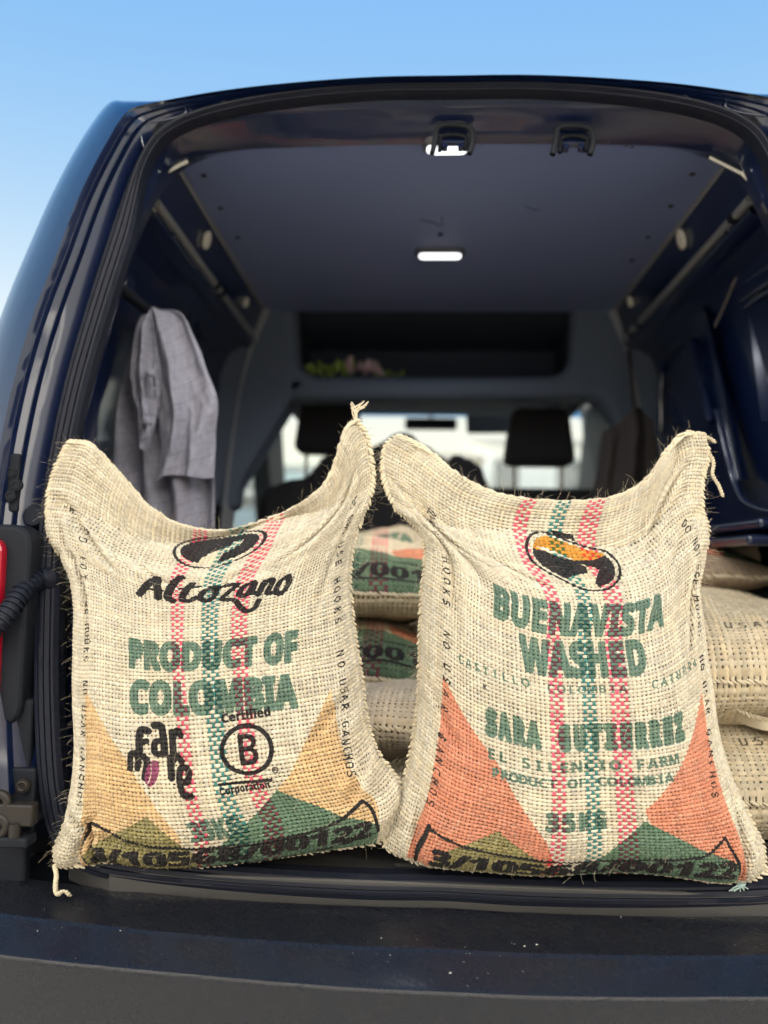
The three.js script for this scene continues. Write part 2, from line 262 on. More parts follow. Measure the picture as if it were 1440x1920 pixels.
{ // hardware in the left door channel: hinge, lamp, wiring conduit, lower stay
  const h = atRear(-4, 905, 0.03), hinge = part('door_hinge', [rbox(0.075, 0.088, 0.010, 0.004, [h.x - 0.004, h.y, h.z]), rbox(0.03, 0.11, 0.03, 0.008, [h.x - 0.055, h.y, h.z + 0.012])], M.black, van);
  for (const [x, y] of [[34, 886], [44, 910], [33, 930]]) { const p = atRear(x - 12, y, 0.036); part('bolt', [new THREE.CylinderGeometry(0.0085, 0.0085, 0.006, 18).rotateX(Math.PI / 2).translate(p.x, p.y, p.z), new THREE.TorusGeometry(0.0055, 0.0016, 6, 14).translate(p.x, p.y, p.z + 0.003)], M.black, hinge); }
  const plug = atRear(66, 968, 0.008); part('rubber_stop', new THREE.CylinderGeometry(0.014, 0.022, 0.014, 24).rotateX(Math.PI / 2).translate(plug.x, plug.y, plug.z), M.rubber, van);
  const a = atRear(-20, 1000, 0.07), b = atRear(-20, 1360, 0.07);
  const bez = roundedPoly(THREE.Shape, [[-0.10, b.y - 0.012], [atRear(50, 1200, 0.03).x, b.y - 0.012], [atRear(56, 1200, 0.03).x, a.y + 0.014], [-0.10, a.y + 0.014]].map(([x, y], i) => [i === 0 || i === 3 ? a.x - 0.09 : x, y]), 0.035);
  const lamp = part('tail_lamp', extrude(bez, 0.03, 0.008).translate(0, 0, a.z - 0.05), M.black, van, 'red tail lamp in a black surround at the left edge');
  const lens = roundedPoly(THREE.Shape, [[a.x - 0.085, b.y], [atRear(-2, 1200, 0.05).x, b.y + 0.01], [atRear(-2, 1200, 0.05).x, a.y - 0.006], [a.x - 0.085, a.y]], 0.022);
  part('lens', extrude(lens, 0.03, 0.008).translate(0, 0, a.z - 0.034), M.redLens, lamp);
  const ribs = []; for (let k = 0; k < 9; k++) { const y = lerp(b.y + 0.03, a.y - 0.03, k / 8); ribs.push(rbox(0.06, 0.006, 0.004, 0.001, [atRear(-2, 1200, 0.05).x - 0.034, y, a.z + 0.0055])); } part('lens_rib', ribs, M.redLens, lamp);
  // corrugated conduit
  const c0 = atRear(82, 1085, 0.012), path = new THREE.CatmullRomCurve3([c0, atRear(60, 1095, 0.03), atRear(36, 1118, 0.05), atRear(14, 1150, 0.065), atRear(-14, 1180, 0.075), atRear(-50, 1200, 0.075)]);
  const N = 168, rows = []; const fr = path.computeFrenetFrames(N);
  for (let k = 0; k <= N; k++) { const p = path.getPointAt(k / N), rr = 0.0125 + 0.0028 * (Math.sin(k / N * Math.PI * 2 * 17) > 0 ? 1 : 0) ; rows.push(Array.from({ length: 17 }, (_, q) => p.clone().addScaledVector(fr.normals[k], Math.cos(q / 16 * 2 * Math.PI) * rr).addScaledVector(fr.binormals[k], Math.sin(q / 16 * 2 * Math.PI) * rr))); }
  part('wiring_conduit', loft(rows, 0.5), M.rubber, van); 
  part('conduit_boot', new THREE.CylinderGeometry(0.016, 0.020, 0.016, 24).rotateX(Math.PI / 2).rotateY(-0.6).translate(c0.x, c0.y, c0.z), M.rubber, van);
  // door stay and lower hinge: greasy steel bits
  const at = (x, y, o = 0.04) => atRear(x, y, o), stay = part('door_stay', [cyl(at(-40, 1520), at(58, 1518), 0.008), cyl(at(-40, 1540), at(50, 1536), 0.006), rbox(0.05, 0.03, 0.02, 0.004, [at(36, 1524).x, at(36, 1524).y, at(36, 1524).z + 0.004])], M.dirtySteel, van);
  for (const [x, y, r] of [[46, 1472, 0.010], [44, 1566, 0.008]]) { const p = at(x, y, 0.02); part('bolt', [new THREE.CylinderGeometry(r, r, 0.012, 18).rotateX(Math.PI / 2).translate(p.x, p.y, p.z), new THREE.TorusGeometry(r * 0.6, r * 0.28, 6, 14).translate(p.x, p.y, p.z + 0.006)], M.dirtySteel, stay); }
  const n0 = at(28, 1556, 0.05); part('nut', new THREE.CylinderGeometry(0.0085, 0.0085, 0.018, 6).translate(n0.x, n0.y, n0.z), M.dirtySteel, stay);
  for (const [x, y] of [[-2, 1505], [-4, 1548]]) { const p = at(x, y, 0.05); part('hinge_knuckle', [new THREE.TorusGeometry(0.012, 0.006, 10, 22).translate(p.x, p.y, p.z)], M.dirtySteel, stay); }
  part('lower_hinge', [rbox(0.06, 0.014, 0.03, 0.004, [at(20, 1574).x, at(20, 1574).y, at(20, 1574).z]), rbox(0.045, 0.09, 0.012, 0.004, [at(38, 1500, 0.01).x, at(38, 1500, 0.01).y, at(38, 1500, 0.01).z])], M.black, van);
  for (const s of [-1, 1]) part('lower_pillar', rbox(0.20, 0.30, 0.02, 0.006, [CX + s * 0.690, 0.68, -1.10]), M.black, van);
}
{ // bumper: lip, dark flat step, sloping band, upright face; bowed in plan
  const tr = (pts, y) => { const p = pts.map(([x, q]) => atY(x, q, y)); p[p.length - 1].x = CX; return spline(both(p), 120); };
  const lip = tr([[-120, 1612], [0, 1640], [180, 1664], [360, 1682], [540, 1694], [700, 1701], [862, 1704]], 0.575), lip2 = tr([[-120, 1624], [0, 1652], [180, 1676], [360, 1696], [540, 1710], [700, 1718], [862, 1722]], 0.578);
  const cr = tr([[-140, 1690], [0, 1712], [180, 1734], [360, 1752], [540, 1766], [700, 1775], [862, 1781]], 0.568), ed = tr([[-140, 1768], [0, 1790], [180, 1810], [360, 1827], [540, 1843], [700, 1854], [862, 1861]], 0.545);
  const sh = (a, dy, dz) => a.map((p) => V(p.x, p.y + dy, p.z + dz));
  const inner = lip.map((p) => V(p.x, 0.53, p.z - 0.01));
  part('bumper', loft([inner, sh(lip, -0.004, -0.001), lip, sh(lip, 0.002, 0.004), lip2, sh(lip2, -0.001, 0.01), sh(cr, 0.0015, -0.008), cr, sh(cr, -0.003, 0.004), sh(ed, 0.003, -0.006), sh(ed, 0.0008, -0.0015), ed, sh(ed, -0.002, 0.0012), sh(ed, -0.006, 0.002), sh(ed, -0.075, 0.012), sh(ed, -0.082, 0.008), sh(ed, -0.086, 0.013), sh(ed, -0.17, 0.015), sh(ed, -0.30, -0.03), sh(ed, -0.30, -0.15)], 0.35), M.bumper, van);
}
{ // sill: plastic loading edge with pockets, and the load floor
  const y0 = 0.604, f = atY(720, 1652, y0).z;
  const sillShape = (() => { const s = new THREE.Shape(); s.moveTo(CX - 0.46, -f); s.lineTo(CX + 0.46, -f); s.lineTo(CX + 0.54, -f + 0.05); s.lineTo(CX + 0.55, -f + 0.16); s.lineTo(CX - 0.55, -f + 0.16); s.lineTo(CX - 0.54, -f + 0.05); s.closePath();
    for (const [a, b] of [[atY(742, 1620, y0).x, atY(862, 1620, y0).x], [atY(1094, 1624, y0).x, atY(1216, 1624, y0).x]]) { const p = new THREE.Path(); p.moveTo(a, -f + 0.016); p.lineTo(a, -f + 0.062); p.lineTo(b, -f + 0.062); p.lineTo(b, -f + 0.016); p.closePath(); s.holes.push(p); } return s; })();
  part('sill_trim', extrude(sillShape, 0.03, 0.003).rotateX(-Math.PI / 2).translate(0, y0 - 0.033, 0).scale(1, 1, 1), M.plastic, van);
  part('sill_base', rbox(1.3, 0.02, 0.26, 0.004, [CX, y0 - 0.055, f - 0.10]), M.black, van);
  const p = atY(800, 1632, 0.575); part('striker_pin', [new THREE.CylinderGeometry(0.0055, 0.0055, 0.045, 16).translate(p.x, 0.583, p.z), new THREE.CylinderGeometry(0.008, 0.008, 0.005, 16).translate(p.x, 0.570, p.z), new THREE.CylinderGeometry(0.0066, 0.0066, 0.006, 16).translate(p.x, 0.589, p.z)], M.steel, van);
  part('load_floor', rbox(1.36, 0.03, 2.4, 0.004, [CX, 0.575, f - 0.165 - 1.2]), M.black, van);
}
{ // ceiling board with screws and two lamps
  const yc = 1.775, half = 0.505;
  part('ceiling_board', rbox(2 * half, 0.008, 0.905, 0.003, [CX, yc + 0.004, -1.7675]), M.hardboard, van);
  for (const s of [-1, 1]) part('ceiling_edge', rbox(0.006, 0.012, 0.84, 0.002, [CX + s * (half + 0.004), yc + 0.0005, -1.80]), M.pale, van);
  for (const [x, y] of [[382, 329], [413, 390], [445, 445], [1298, 326], [1258, 386], [1215, 444], [1185, 488]]) { const p = atY(x, y, yc); part('screw', new THREE.SphereGeometry(0.006, 12, 8).scale(1, 0.4, 1).translate(p.x, p.y - 0.001, p.z), M.dirtySteel, van); }
  // scuffs and a hole in the board
  const sc = (pts) => tube(pts.map(([x, y]) => { const p = atY(x, y, yc); p.y -= 0.0006; return p; }), 0.0008, 16, 4);
  part('scuff', [sc([[788, 412], [810, 416], [824, 422], [832, 422]]), sc([[828, 404], [829, 412], [828, 420]]), sc([[986, 386], [994, 390], [1006, 393], [1014, 392]])], M.black, van);
  const hp = atY(826, 439, yc); part('cable_hole', new THREE.CylinderGeometry(0.006, 0.006, 0.002, 16).translate(hp.x, hp.y - 0.0012, hp.z), M.black, van);
  for (const [x, y, w, d] of [[825, 480, 0.118, 0.042], [838, 280, 0.085, 0.042]]) {
    const p = atY(x, y, yc - 0.012), lamp = part('ceiling_lamp', extrude(roundedPoly(THREE.Shape, [[-w / 2, -d / 2], [w / 2, -d / 2], [w / 2, d / 2], [-w / 2, d / 2]], d * 0.46), 0.008, 0.004).rotateX(Math.PI / 2).translate(p.x, yc, p.z), M.lampRim, van);
    part('lamp_lens', extrude(roundedPoly(THREE.Shape, [[-w * 0.42, -d * 0.36], [w * 0.42, -d * 0.36], [w * 0.42, d * 0.36], [-w * 0.42, d * 0.36]], d * 0.33), 0.006, 0.003).rotateX(Math.PI / 2).translate(p.x, yc - 0.006, p.z), M.lamp, lamp);
    for (const k of [-1, 0, 1]) part('light_diode', rbox(0.014, 0.003, 0.014, 0.001, [p.x + k * w * 0.25, yc - 0.0155, p.z]), M.lamp, lamp);
    const l = new THREE.SpotLight(0xf2f6ff, 0.10, 0, 1.45, 0.6, 2); l.position.set(p.x, yc - 0.022, p.z); l.target.position.set(p.x, 0, p.z); l.castShadow = true; l.shadow.radius = 1.5; l.name = 'ceiling_lamp_light'; scene.add(l, l.target);
  }
}
// side walls: sloping cove under the ceiling, rail, pressed panels
for (const s of [-1, 1]) {
  const X = (d) => CX + s * d, z0 = -1.36, z1 = -2.2, N = 20;
  const line2 = (d, y) => Array.from({ length: N + 1 }, (_, i) => V(X(d), y, lerp(z0, z1, i / N)));
  part('side_cove', loft([line2(0.50, 1.81), line2(0.512, 1.775), line2(0.535, 1.70), line2(0.545, 1.688)], 0.3), M.paintIn, van);
  const rail = [[0.545, 1.688], [0.538, 1.684], [0.536, 1.676], [0.541, 1.668], [0.553, 1.664], [0.575, 1.662]];
  part('roof_rail', loft(rail.map(([d, y]) => line2(d, y)), 1.2), M.paintIn, van);
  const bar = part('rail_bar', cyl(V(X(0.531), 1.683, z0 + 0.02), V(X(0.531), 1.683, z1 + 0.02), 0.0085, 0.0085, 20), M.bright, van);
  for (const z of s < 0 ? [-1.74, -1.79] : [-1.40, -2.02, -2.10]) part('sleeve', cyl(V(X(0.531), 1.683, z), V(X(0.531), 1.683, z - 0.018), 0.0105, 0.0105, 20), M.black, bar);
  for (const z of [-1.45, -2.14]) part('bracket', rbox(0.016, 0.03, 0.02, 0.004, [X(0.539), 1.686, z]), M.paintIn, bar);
  part('side_panel', loft([line2(0.575, 1.662), line2(0.61, 1.64), line2(0.635, 1.58), line2(0.655, 1.3), line2(0.665, 1.0), line2(0.66, 0.55)], 0.5), M.paintIn, van);
  part('side_backing', rbox(0.02, 0.95, 0.8, 0.004, [X(0.70), 1.0, -1.85]), M.black, van);
}
{ // left wall: slot, hanging bar, door frame pressing, anchor eyes
  const L = CX - 0.628, wl = (x, y, o = 0.004) => atX(x, y, L + o);
  part('wall_slot', [tube([wl(243, 478), wl(266, 506), wl(288, 530), wl(290, 538), wl(284, 540), wl(262, 518), wl(238, 494)], 0.0035, 50, 6)], M.paintIn, van);
  part('wall_bracket', [rbox(0.012, 0.03, 0.05, 0.004, [wl(236, 532).x + 0.004, wl(236, 532).y, wl(236, 532).z]), tube([wl(232, 508), wl(246, 520)], 0.003, 8, 6)], M.paintIn, van);
  const bar = [V(CX - 0.60, 1.53, -1.32), V(CX - 0.585, 1.525, -1.50), V(CX - 0.58, 1.52, -1.78)];
  part('hanging_bar', tube(bar, 0.011, 20, 12), M.black, van);
  part('door_post', [tube([wl(366, 518, 0.01), wl(364, 560, 0.012), wl(352, 600, 0.012)], 0.007, 30, 8), rbox(0.02, 0.02, 0.06, 0.005, [wl(378, 535).x + 0.01, wl(378, 535).y, wl(378, 535).z])], M.paintIn, van);
  part('door_pressing', [tube([wl(366, 612, 0.012), wl(372, 590, 0.012), wl(384, 586, 0.012), wl(410, 618, 0.012), wl(440, 652, 0.012), wl(450, 668, 0.012), wl(450, 690, 0.012), wl(438, 760, 0.012), wl(424, 860, 0.012)], 0.0055, 80, 8)], M.panel, van);
  part('door_latch', [tube([wl(370, 618, 0.02), wl(394, 648, 0.02)], 0.006, 10, 8), tube([wl(370, 636, 0.02), wl(388, 656, 0.02)], 0.006, 10, 8)], M.paintIn, van);
}
for (const [x, y, s, r] of [[384, 449, -1, 0.017], [458, 566, -1, 0.011], [1282, 447, 1, 0.019], [1185, 565, 1, 0.012]]) {   // lashing eyes on the coves
  const n = V(-s * 0.95, -0.3, 0).normalize(), d = n.dot(V(CX + s * 0.522, 1.74, 0)), p = onPlane(x, y, n, d).addScaledVector(n, 0.003);
  const q = new THREE.Quaternion().setFromUnitVectors(V(0, 0, 1), n), put = (g) => { g.applyQuaternion(q); return g.translate(p.x, p.y, p.z); };
  const sh = new THREE.Shape(); sh.absellipse(0, 0, r * 0.85, r * 1.15, 0, Math.PI * 2); for (const h of [-0.35, 0.35]) { const hole = new THREE.Path(); hole.absellipse(0, h * r, r * 0.22, r * 0.2, 0, Math.PI * 2); sh.holes.push(hole); }
  part('lashing_eye', put(extrude(sh, 0.005, 0.0015)), M.cream, van);
}
{ // right wall: sliding door with recessed panels, post, track, cable
  const R = CX + 0.640, w = (x, y, o = 0.01) => atX(x, y, R - o);
  const tubeR = (pts, r, o = 0.014) => tube(pts.map(([x, y]) => w(x, y, o)), r, 60, 8);
  part('door_track', [tubeR([[1232, 658], [1290, 606], [1322, 578]], 0.006, 0.016), tubeR([[1240, 666], [1300, 614], [1322, 594]], 0.005, 0.014), tubeR([[1252, 680], [1300, 634], [1330, 608]], 0.005, 0.012)], M.panel, van);
  // post with a flared head
  const strip = (a, b, n = 20) => Array.from({ length: n + 1 }, (_, i) => { const t = i / n; return a(t).clone().lerp(b(t), 0); });
  const cu = (pts, o) => { const c = new THREE.CatmullRomCurve3(pts.map(([x, y]) => w(x, y, o)), false, 'centripetal'); return c.getSpacedPoints(30); };
  const pl = cu([[1282, 562], [1300, 590], [1318, 628], [1326, 680], [1334, 730], [1346, 780], [1372, 900]], 0.012), pm = cu([[1300, 548], [1318, 572], [1330, 612], [1342, 670], [1356, 730], [1366, 780], [1392, 900]], 0.034), pr2 = cu([[1318, 536], [1324, 560], [1334, 600], [1350, 664], [1366, 730], [1378, 780], [1404, 900]], 0.014);
  part('door_post', loft([pl, pm.map((p, i) => p.clone().lerp(pl[i], 0.5)), pm, pr2], 0.5), M.panel, van);
  const frame = (pts, o) => pts.map(([x, y]) => { const p = w(x, y, o); return p; });
  // framed opening with a blanked, glossy inset panel
  const quad = (a, b, c, d, o, bul = 0) => { const rows = []; for (let j = 0; j <= 10; j++) { const row = []; for (let i = 0; i <= 10; i++) { const u = i / 10, v = j / 10; const p = w(lerp(lerp(a[0], b[0], u), lerp(d[0], c[0], u), v), lerp(lerp(a[1], b[1], u), lerp(d[1], c[1], u), v), o); p.x += bul * Math.sin(Math.PI * u) ; row.push(p); } rows.push(row); } return loft(rows, 9); };
  part('inset_panel', quad([1244, 690], [1296, 640], [1336, 790], [1264, 800], 0.004, 0.02), M.panel, van);
  part('inset_frame', [tubeR([[1240, 812], [1240, 720], [1246, 682], [1290, 640], [1300, 646], [1318, 720], [1338, 790]], 0.008, 0.016), tubeR([[1296, 640], [1312, 700], [1330, 790]], 0.006, 0.02)], M.panel, van);
  part('inset_panel', quad([1308, 640], [1334, 612], [1366, 770], [1340, 775], 0.006, 0.012), M.panel, van);
  part('upper_slot', [tubeR([[1376, 530], [1382, 516], [1450, 474]], 0.004, 0.02), tubeR([[1376, 530], [1384, 534], [1450, 492]], 0.004, 0.02)], M.paintIn, van);
  part('slot_insert', quad([1380, 518], [1450, 476], [1450, 492], [1382, 532], 0.015), std([0.07, 0.08, 0.09], 0.4), van);
  part('rear_inset', quad([1402, 580], [1460, 540], [1480, 800], [1428, 790], 0.004, 0.02), M.panel, van);
  part('rear_track', [tubeR([[1392, 560], [1450, 524]], 0.006, 0.016), tubeR([[1398, 574], [1450, 540]], 0.005, 0.016)], M.paintIn, van);
  part('strap', tubeR([[1416, 402], [1412, 440], [1396, 484], [1372, 540], [1346, 600], [1340, 612]], 0.0032, 0.03), std([0.10, 0.09, 0.09], 0.8), van);
  part('lower_pressing', tubeR([[1344, 770], [1360, 840], [1380, 910], [1396, 938], [1420, 952], [1470, 962]], 0.006, 0.02), M.paintIn, van);
  part('wheel_housing', [rbox(0.2, 0.34, 0.62, 0.08, [CX + 0.57, 0.75, -1.75])], M.paintIn, van);
  part('ledge', [rbox(0.10, 0.02, 0.5, 0.008, [CX + 0.60, 1.115, -1.62]), rbox(0.12, 0.02, 0.5, 0.008, [CX + 0.59, 1.085, -1.62])], M.paintIn, van);
}
{ // cab: overhead shelf, pillars, windscreen frame, seats
  const zs = -2.24, P = (x, y) => { const p = atZ(x, y, zs); return [p.x, p.y]; };
  const out = roundedPoly(THREE.Shape, [[CX - 0.74, 1.83], [CX - 0.74, 1.2], [...P(446, 960)], [...P(462, 830)], [...P(500, 752)], [...P(830, 752)], [...P(1118, 750)], [...P(1152, 800)], [...P(1168, 960)], [CX + 0.74, 1.2], [CX + 0.74, 1.83], [P(1072, 560)[0], 1.83, 0.004], [...P(1066, 684), 0.05], [...P(1045, 706), 0.03], [...P(820, 712), 0.2], [...P(590, 708), 0.03], [...P(562, 690), 0.05], [P(556, 560)[0], 1.83, 0.004]], 0.03);
  part('overhead_console', extrude(out, 0.05, 0.03, 16).translate(0, 0, zs - 0.05), M.trim, van);
  const a = P(566, 590), b = P(1062, 712);
  const sy = P(815, 706)[1];
  part('shelf_tray', [rbox(b[0] - a[0] + 0.12, 0.012, 0.42, 0.004, [(a[0] + b[0]) / 2, sy - 0.004, zs - 0.26], [-0.06, 0, 0]), rbox(b[0] - a[0] + 0.12, 0.3, 0.012, 0.004, [(a[0] + b[0]) / 2, sy + 0.14, zs - 0.47]), rbox(b[0] - a[0] + 0.12, 0.012, 0.5, 0.004, [(a[0] + b[0]) / 2, 1.80, zs - 0.22]), ...[a[0] - 0.055, b[0] + 0.055].map((x) => rbox(0.02, 0.34, 0.5, 0.004, [x, sy + 0.10, zs - 0.24]))], M.shelf, van);
  part('console_lip', tube([[560, 722], [640, 728], [830, 732], [1000, 728], [1076, 720]].map(([x, y]) => atZ(x, y, zs + 0.012)), 0.012, 50, 12), M.trim, van);
  for (const x of [540, 1090]) { const p = atZ(x, 737, zs + 0.004); part('coat_hook', [new THREE.TorusGeometry(0.022, 0.006, 10, 24).scale(1, 0.55, 1).translate(p.x, p.y, p.z + 0.006), new THREE.CylinderGeometry(0.018, 0.018, 0.006, 20).rotateX(Math.PI / 2).scale(1, 0.55, 1).translate(p.x, p.y, p.z + 0.005)], M.black, van); }
  // pillars beside the cab doors, pale plastic
  for (const s of [-1, 1]) {
    const k = (d, y, z) => V(CX + s * d, y, z);
    part('pillar_trim', loft([[k(0.50, 1.80, -2.18), k(0.56, 1.62, -2.2), k(0.60, 1.35, -2.2), k(0.62, 1.0, -2.18), k(0.62, 0.6, -2.18)], [k(0.47, 1.80, -2.24), k(0.53, 1.60, -2.26), k(0.572, 1.35, -2.26), k(0.60, 1.0, -2.24), k(0.60, 0.6, -2.24)], [k(0.50, 1.79, -2.32), k(0.55, 1.60, -2.33), k(0.60, 1.35, -2.33), k(0.62, 1.0, -2.32), k(0.62, 0.6, -2.32)]].map((r) => spline(r, 30)), 0.7), M.pale, van);
    const sh = roundedPoly(THREE.Shape, [[-2.2, 0.55], [-3.6, 0.55], [-3.6, 1.10], [-3.30, 1.70], [-2.2, 1.80]], 0.05), h = roundedPoly(THREE.Path, [[-2.44, 1.10], [-3.22, 1.10], [-3.20, 1.16], [-3.02, 1.54], [-2.50, 1.60]], 0.06);
    sh.holes.push(h); const door = part('cab_door', extrude(sh, 0.05, 0.01, 14).rotateY(-Math.PI / 2).translate(CX + s * 0.69 + 0.025, 0, 0), M.black, van);
    part('door_window', extrude(roundedPoly(THREE.Shape, [[-2.435, 1.095], [-3.225, 1.095], [-3.205, 1.16], [-3.022, 1.545], [-2.495, 1.605]], 0.06), 0.004, 0).rotateY(-Math.PI / 2).translate(CX + s * 0.69, 0, 0), M.glass, door);
  }
  const zw = -3.30, W = (x, y) => { const p = atZ(x, y, zw); return [p.x, p.y]; };
  const fr = roundedPoly(THREE.Shape, [[CX - 0.76, 0.6], [CX + 0.78, 0.6], [CX + 0.76, 1.84], [CX - 0.74, 1.84]], 0.02), wh = roundedPoly(THREE.Path, [[...W(526, 762)], [...W(514, 930)], [...W(1104, 930)], [...W(1094, 764)]], 0.05);
  fr.holes.push(wh); part('windscreen_frame', extrude(fr, 0.05, 0.012).translate(0, 0, zw - 0.05), M.pale, van);
  const g0 = W(520, 758), g1 = W(1100, 936);
  part('windscreen', rbox(g1[0] - g0[0] + 0.06, g0[1] - g1[1] + 0.06, 0.004, 0.001, [(g0[0] + g1[0]) / 2, (g0[1] + g1[1]) / 2, zw - 0.075]), M.glass, van);
  const tb = W(820, 768); part('sun_band', rbox(g1[0] - g0[0] + 0.05, 0.035, 0.002, 0.0005, [(g0[0] + g1[0]) / 2, tb[1], zw - 0.070]), M.tintBand, van);
  const m = atZ(808, 795, -3.15), mir = part('rear_view_mirror', rbox(0.215, 0.05, 0.03, 0.012, [m.x, m.y, m.z], [0.1, 0, 0]), M.black, van); part('mirror_stem', cyl(m.clone().add(V(0, 0.02, -0.01)), m.clone().add(V(0.002, 0.06, -0.06)), 0.006), M.black, mir);
  const v = atZ(930, 790, -3.02), vis = part('sun_visor', rbox(0.235, 0.10, 0.016, 0.008, [v.x, v.y, v.z], [-0.15, 0.1, 0.03]), M.trim, van); part('visor_hinge', cyl(v.clone().add(V(-0.09, 0.045, 0)), v.clone().add(V(0.11, 0.048, 0)), 0.005), M.black, vis);
  part('dashboard', [rbox(1.3, 0.35, 0.4, 0.08, [CX, 0.98, -3.09]), rbox(0.5, 0.06, 0.2, 0.03, [CX - 0.35, 1.16, -3.0])], M.black, van);
  const wc = V(CX - 0.36, 1.05, -2.62); part('steering_wheel', [new THREE.TorusGeometry(0.18, 0.014, 10, 40).rotateX(0.45).translate(wc.x, wc.y, wc.z), cyl(wc, wc.clone().add(V(0, -0.06, -0.2)), 0.03)], M.black, van);
  // seats
  for (const [hx, hy, bx] of [[617, 800, -1], [1012, 822, 1]]) {
    const h = atZ(hx, hy, -2.42), seat = part('front_seat', [rbox(0.46, 0.66, 0.15, 0.07, [h.x + bx * 0.004, 0.955, -2.44], [-0.12, 0, 0], 4), rbox(0.48, 0.14, 0.5, 0.06, [h.x, 0.72, -2.72])], M.fabric, van);
    const sh = roundedPoly(THREE.Shape, [[-0.112, -0.085], [0.112, -0.085], [0.088, 0.095], [-0.088, 0.095]], 0.035);
    const head = part('headrest', extrude(sh, 0.07, 0.025, 16).translate(h.x, h.y, h.z - 0.06), M.fabric, seat);
    for (const d of [-0.075, 0.075]) part('headrest_post', cyl(V(h.x + d, h.y - 0.16, h.z - 0.03), V(h.x + d, h.y - 0.07, h.z - 0.03), 0.006), M.steel, head);
  }
  part('cab_floor', rbox(1.4, 0.03, 1.3, 0.005, [CX, 0.52, -3.1]), M.black, van);
}
// ---------------------------------------------------------------- jute sacks: the surface
// outline: four curves that meet at the corners; depth: how far the filled cloth stands out of the plane of its seam
function outlineSack(o) {
  const N = 240, z = (y) => o.z0 + o.lean * (y - 0.6);
  const plane = (px, py) => onPlane(px, py, V(0, -o.lean, 1), o.z0 - o.lean * 0.6);
  const table = (pts) => spline(pts.map(([x, y]) => plane(x, y)), N);
  const T = table(o.top), B = table(o.bottom), L = table(o.left), R = table(o.right);
  const at = (tab, t) => { const x = clamp(t) * N, i = Math.min(N - 1, Math.floor(x)), f = x - i; return tab[i].clone().lerp(tab[i + 1], f); };
  const S = (u) => { const a = 2 * u - 1; return 0.5 + 0.5 * (a * 1.22 - 0.22 * a * a * a); };
  const side = (s) => Math.pow(Math.max(0, 1 - Math.pow(Math.abs(2 * s - 1), 3.4)), 0.62);
  const surf = (u, v, back) => {
    const s = S(u), t = at(T, s), b = at(B, s), l = at(L, v), r = at(R, v);
    const p = l.multiplyScalar(1 - s).addScaledVector(r, s), g = o.dip ? Math.pow(Math.max(0, 1 - v / o.dip), 1.5) : 1 - v;       // g: how far down the dip of the hem is felt
    p.addScaledVector(t, g).addScaledVector(T[0], -(1 - s) * g).addScaledVector(T[N], -s * g).addScaledVector(b, v).addScaledVector(B[0], -(1 - s) * v).addScaledVector(B[N], -s * v);
    const c = o.crease(s), d = o.depth(s, v, c) * side(s) + o.wrinkle(s, v, c) * (back ? 0.3 : 1);
    p.z += back ? -0.004 - o.depth(s, v, c) * side(s) * 0.9 : d;
    return p;
  };
  return { front: (u, v) => surf(u, v, false), back: (u, v) => surf(u, v, true), T, B, L, R, at };
}
const bag = (v, c, D) => {                                     // side view of the filled part, from crease c down to the bottom seam
  if (v <= c) return 0.012 * smooth(c, 0, v);
  const t = (v - c) / (1 - c);
  return D * Math.pow(Math.sin(Math.PI / 2 * Math.min(1, t / 0.50)), 0.72) * Math.pow(Math.max(0, 1 - Math.pow(Math.max(0, (t - 0.45) / 0.55), 3.2)), 0.6);
};
const crease = (list) => (s, v) => { let w = 0; for (const [s0, v0, s1, v1, wd, d] of list) { const ax = s1 - s0, ay = (v1 - v0) * 1.3, px = s - s0, py = (v - v0) * 1.3, t = clamp((px * ax + py * ay) / (ax * ax + ay * ay)), q = Math.hypot(px - ax * t, py - ay * t); w -= d * Math.sin(Math.PI * (0.12 + 0.76 * t)) * (Math.exp(-q * q / (wd * wd)) - 0.45 * Math.exp(-Math.pow((q - 2.2 * wd) / (1.2 * wd), 2))); } return w; };
const foldsL = crease([[0.02, 0.15, 0.26, 0.27, 0.014, 0.010], [0.04, 0.20, 0.13, 0.50, 0.014, 0.009], [0.93, 0.10, 0.74, 0.24, 0.014, 0.009], [0.97, 0.22, 0.88, 0.46, 0.012, 0.008], [0.02, 0.86, 0.13, 0.92, 0.012, 0.012], [0.11, 0.88, 0.15, 1.0, 0.010, 0.012], [0.99, 0.62, 0.84, 0.72, 0.012, 0.008], [0.99, 0.78, 0.86, 0.88, 0.012, 0.009], [0.30, 0.20, 0.46, 0.29, 0.010, 0.005], [0.66, 0.22, 0.56, 0.33, 0.010, 0.004]]);
const foldsR = crease([[0.03, 0.12, 0.26, 0.24, 0.014, 0.010], [0.07, 0.20, 0.13, 0.46, 0.014, 0.010], [0.95, 0.08, 0.76, 0.21, 0.014, 0.009], [0.98, 0.28, 0.88, 0.48, 0.012, 0.009], [0.91, 1.0, 0.96, 0.80, 0.012, 0.011], [0.09, 1.0, 0.04, 0.82, 0.012, 0.010], [0.02, 0.60, 0.14, 0.70, 0.012, 0.007], [0.32, 0.20, 0.45, 0.28, 0.010, 0.005], [0.68, 0.20, 0.58, 0.30, 0.010, 0.005]]);
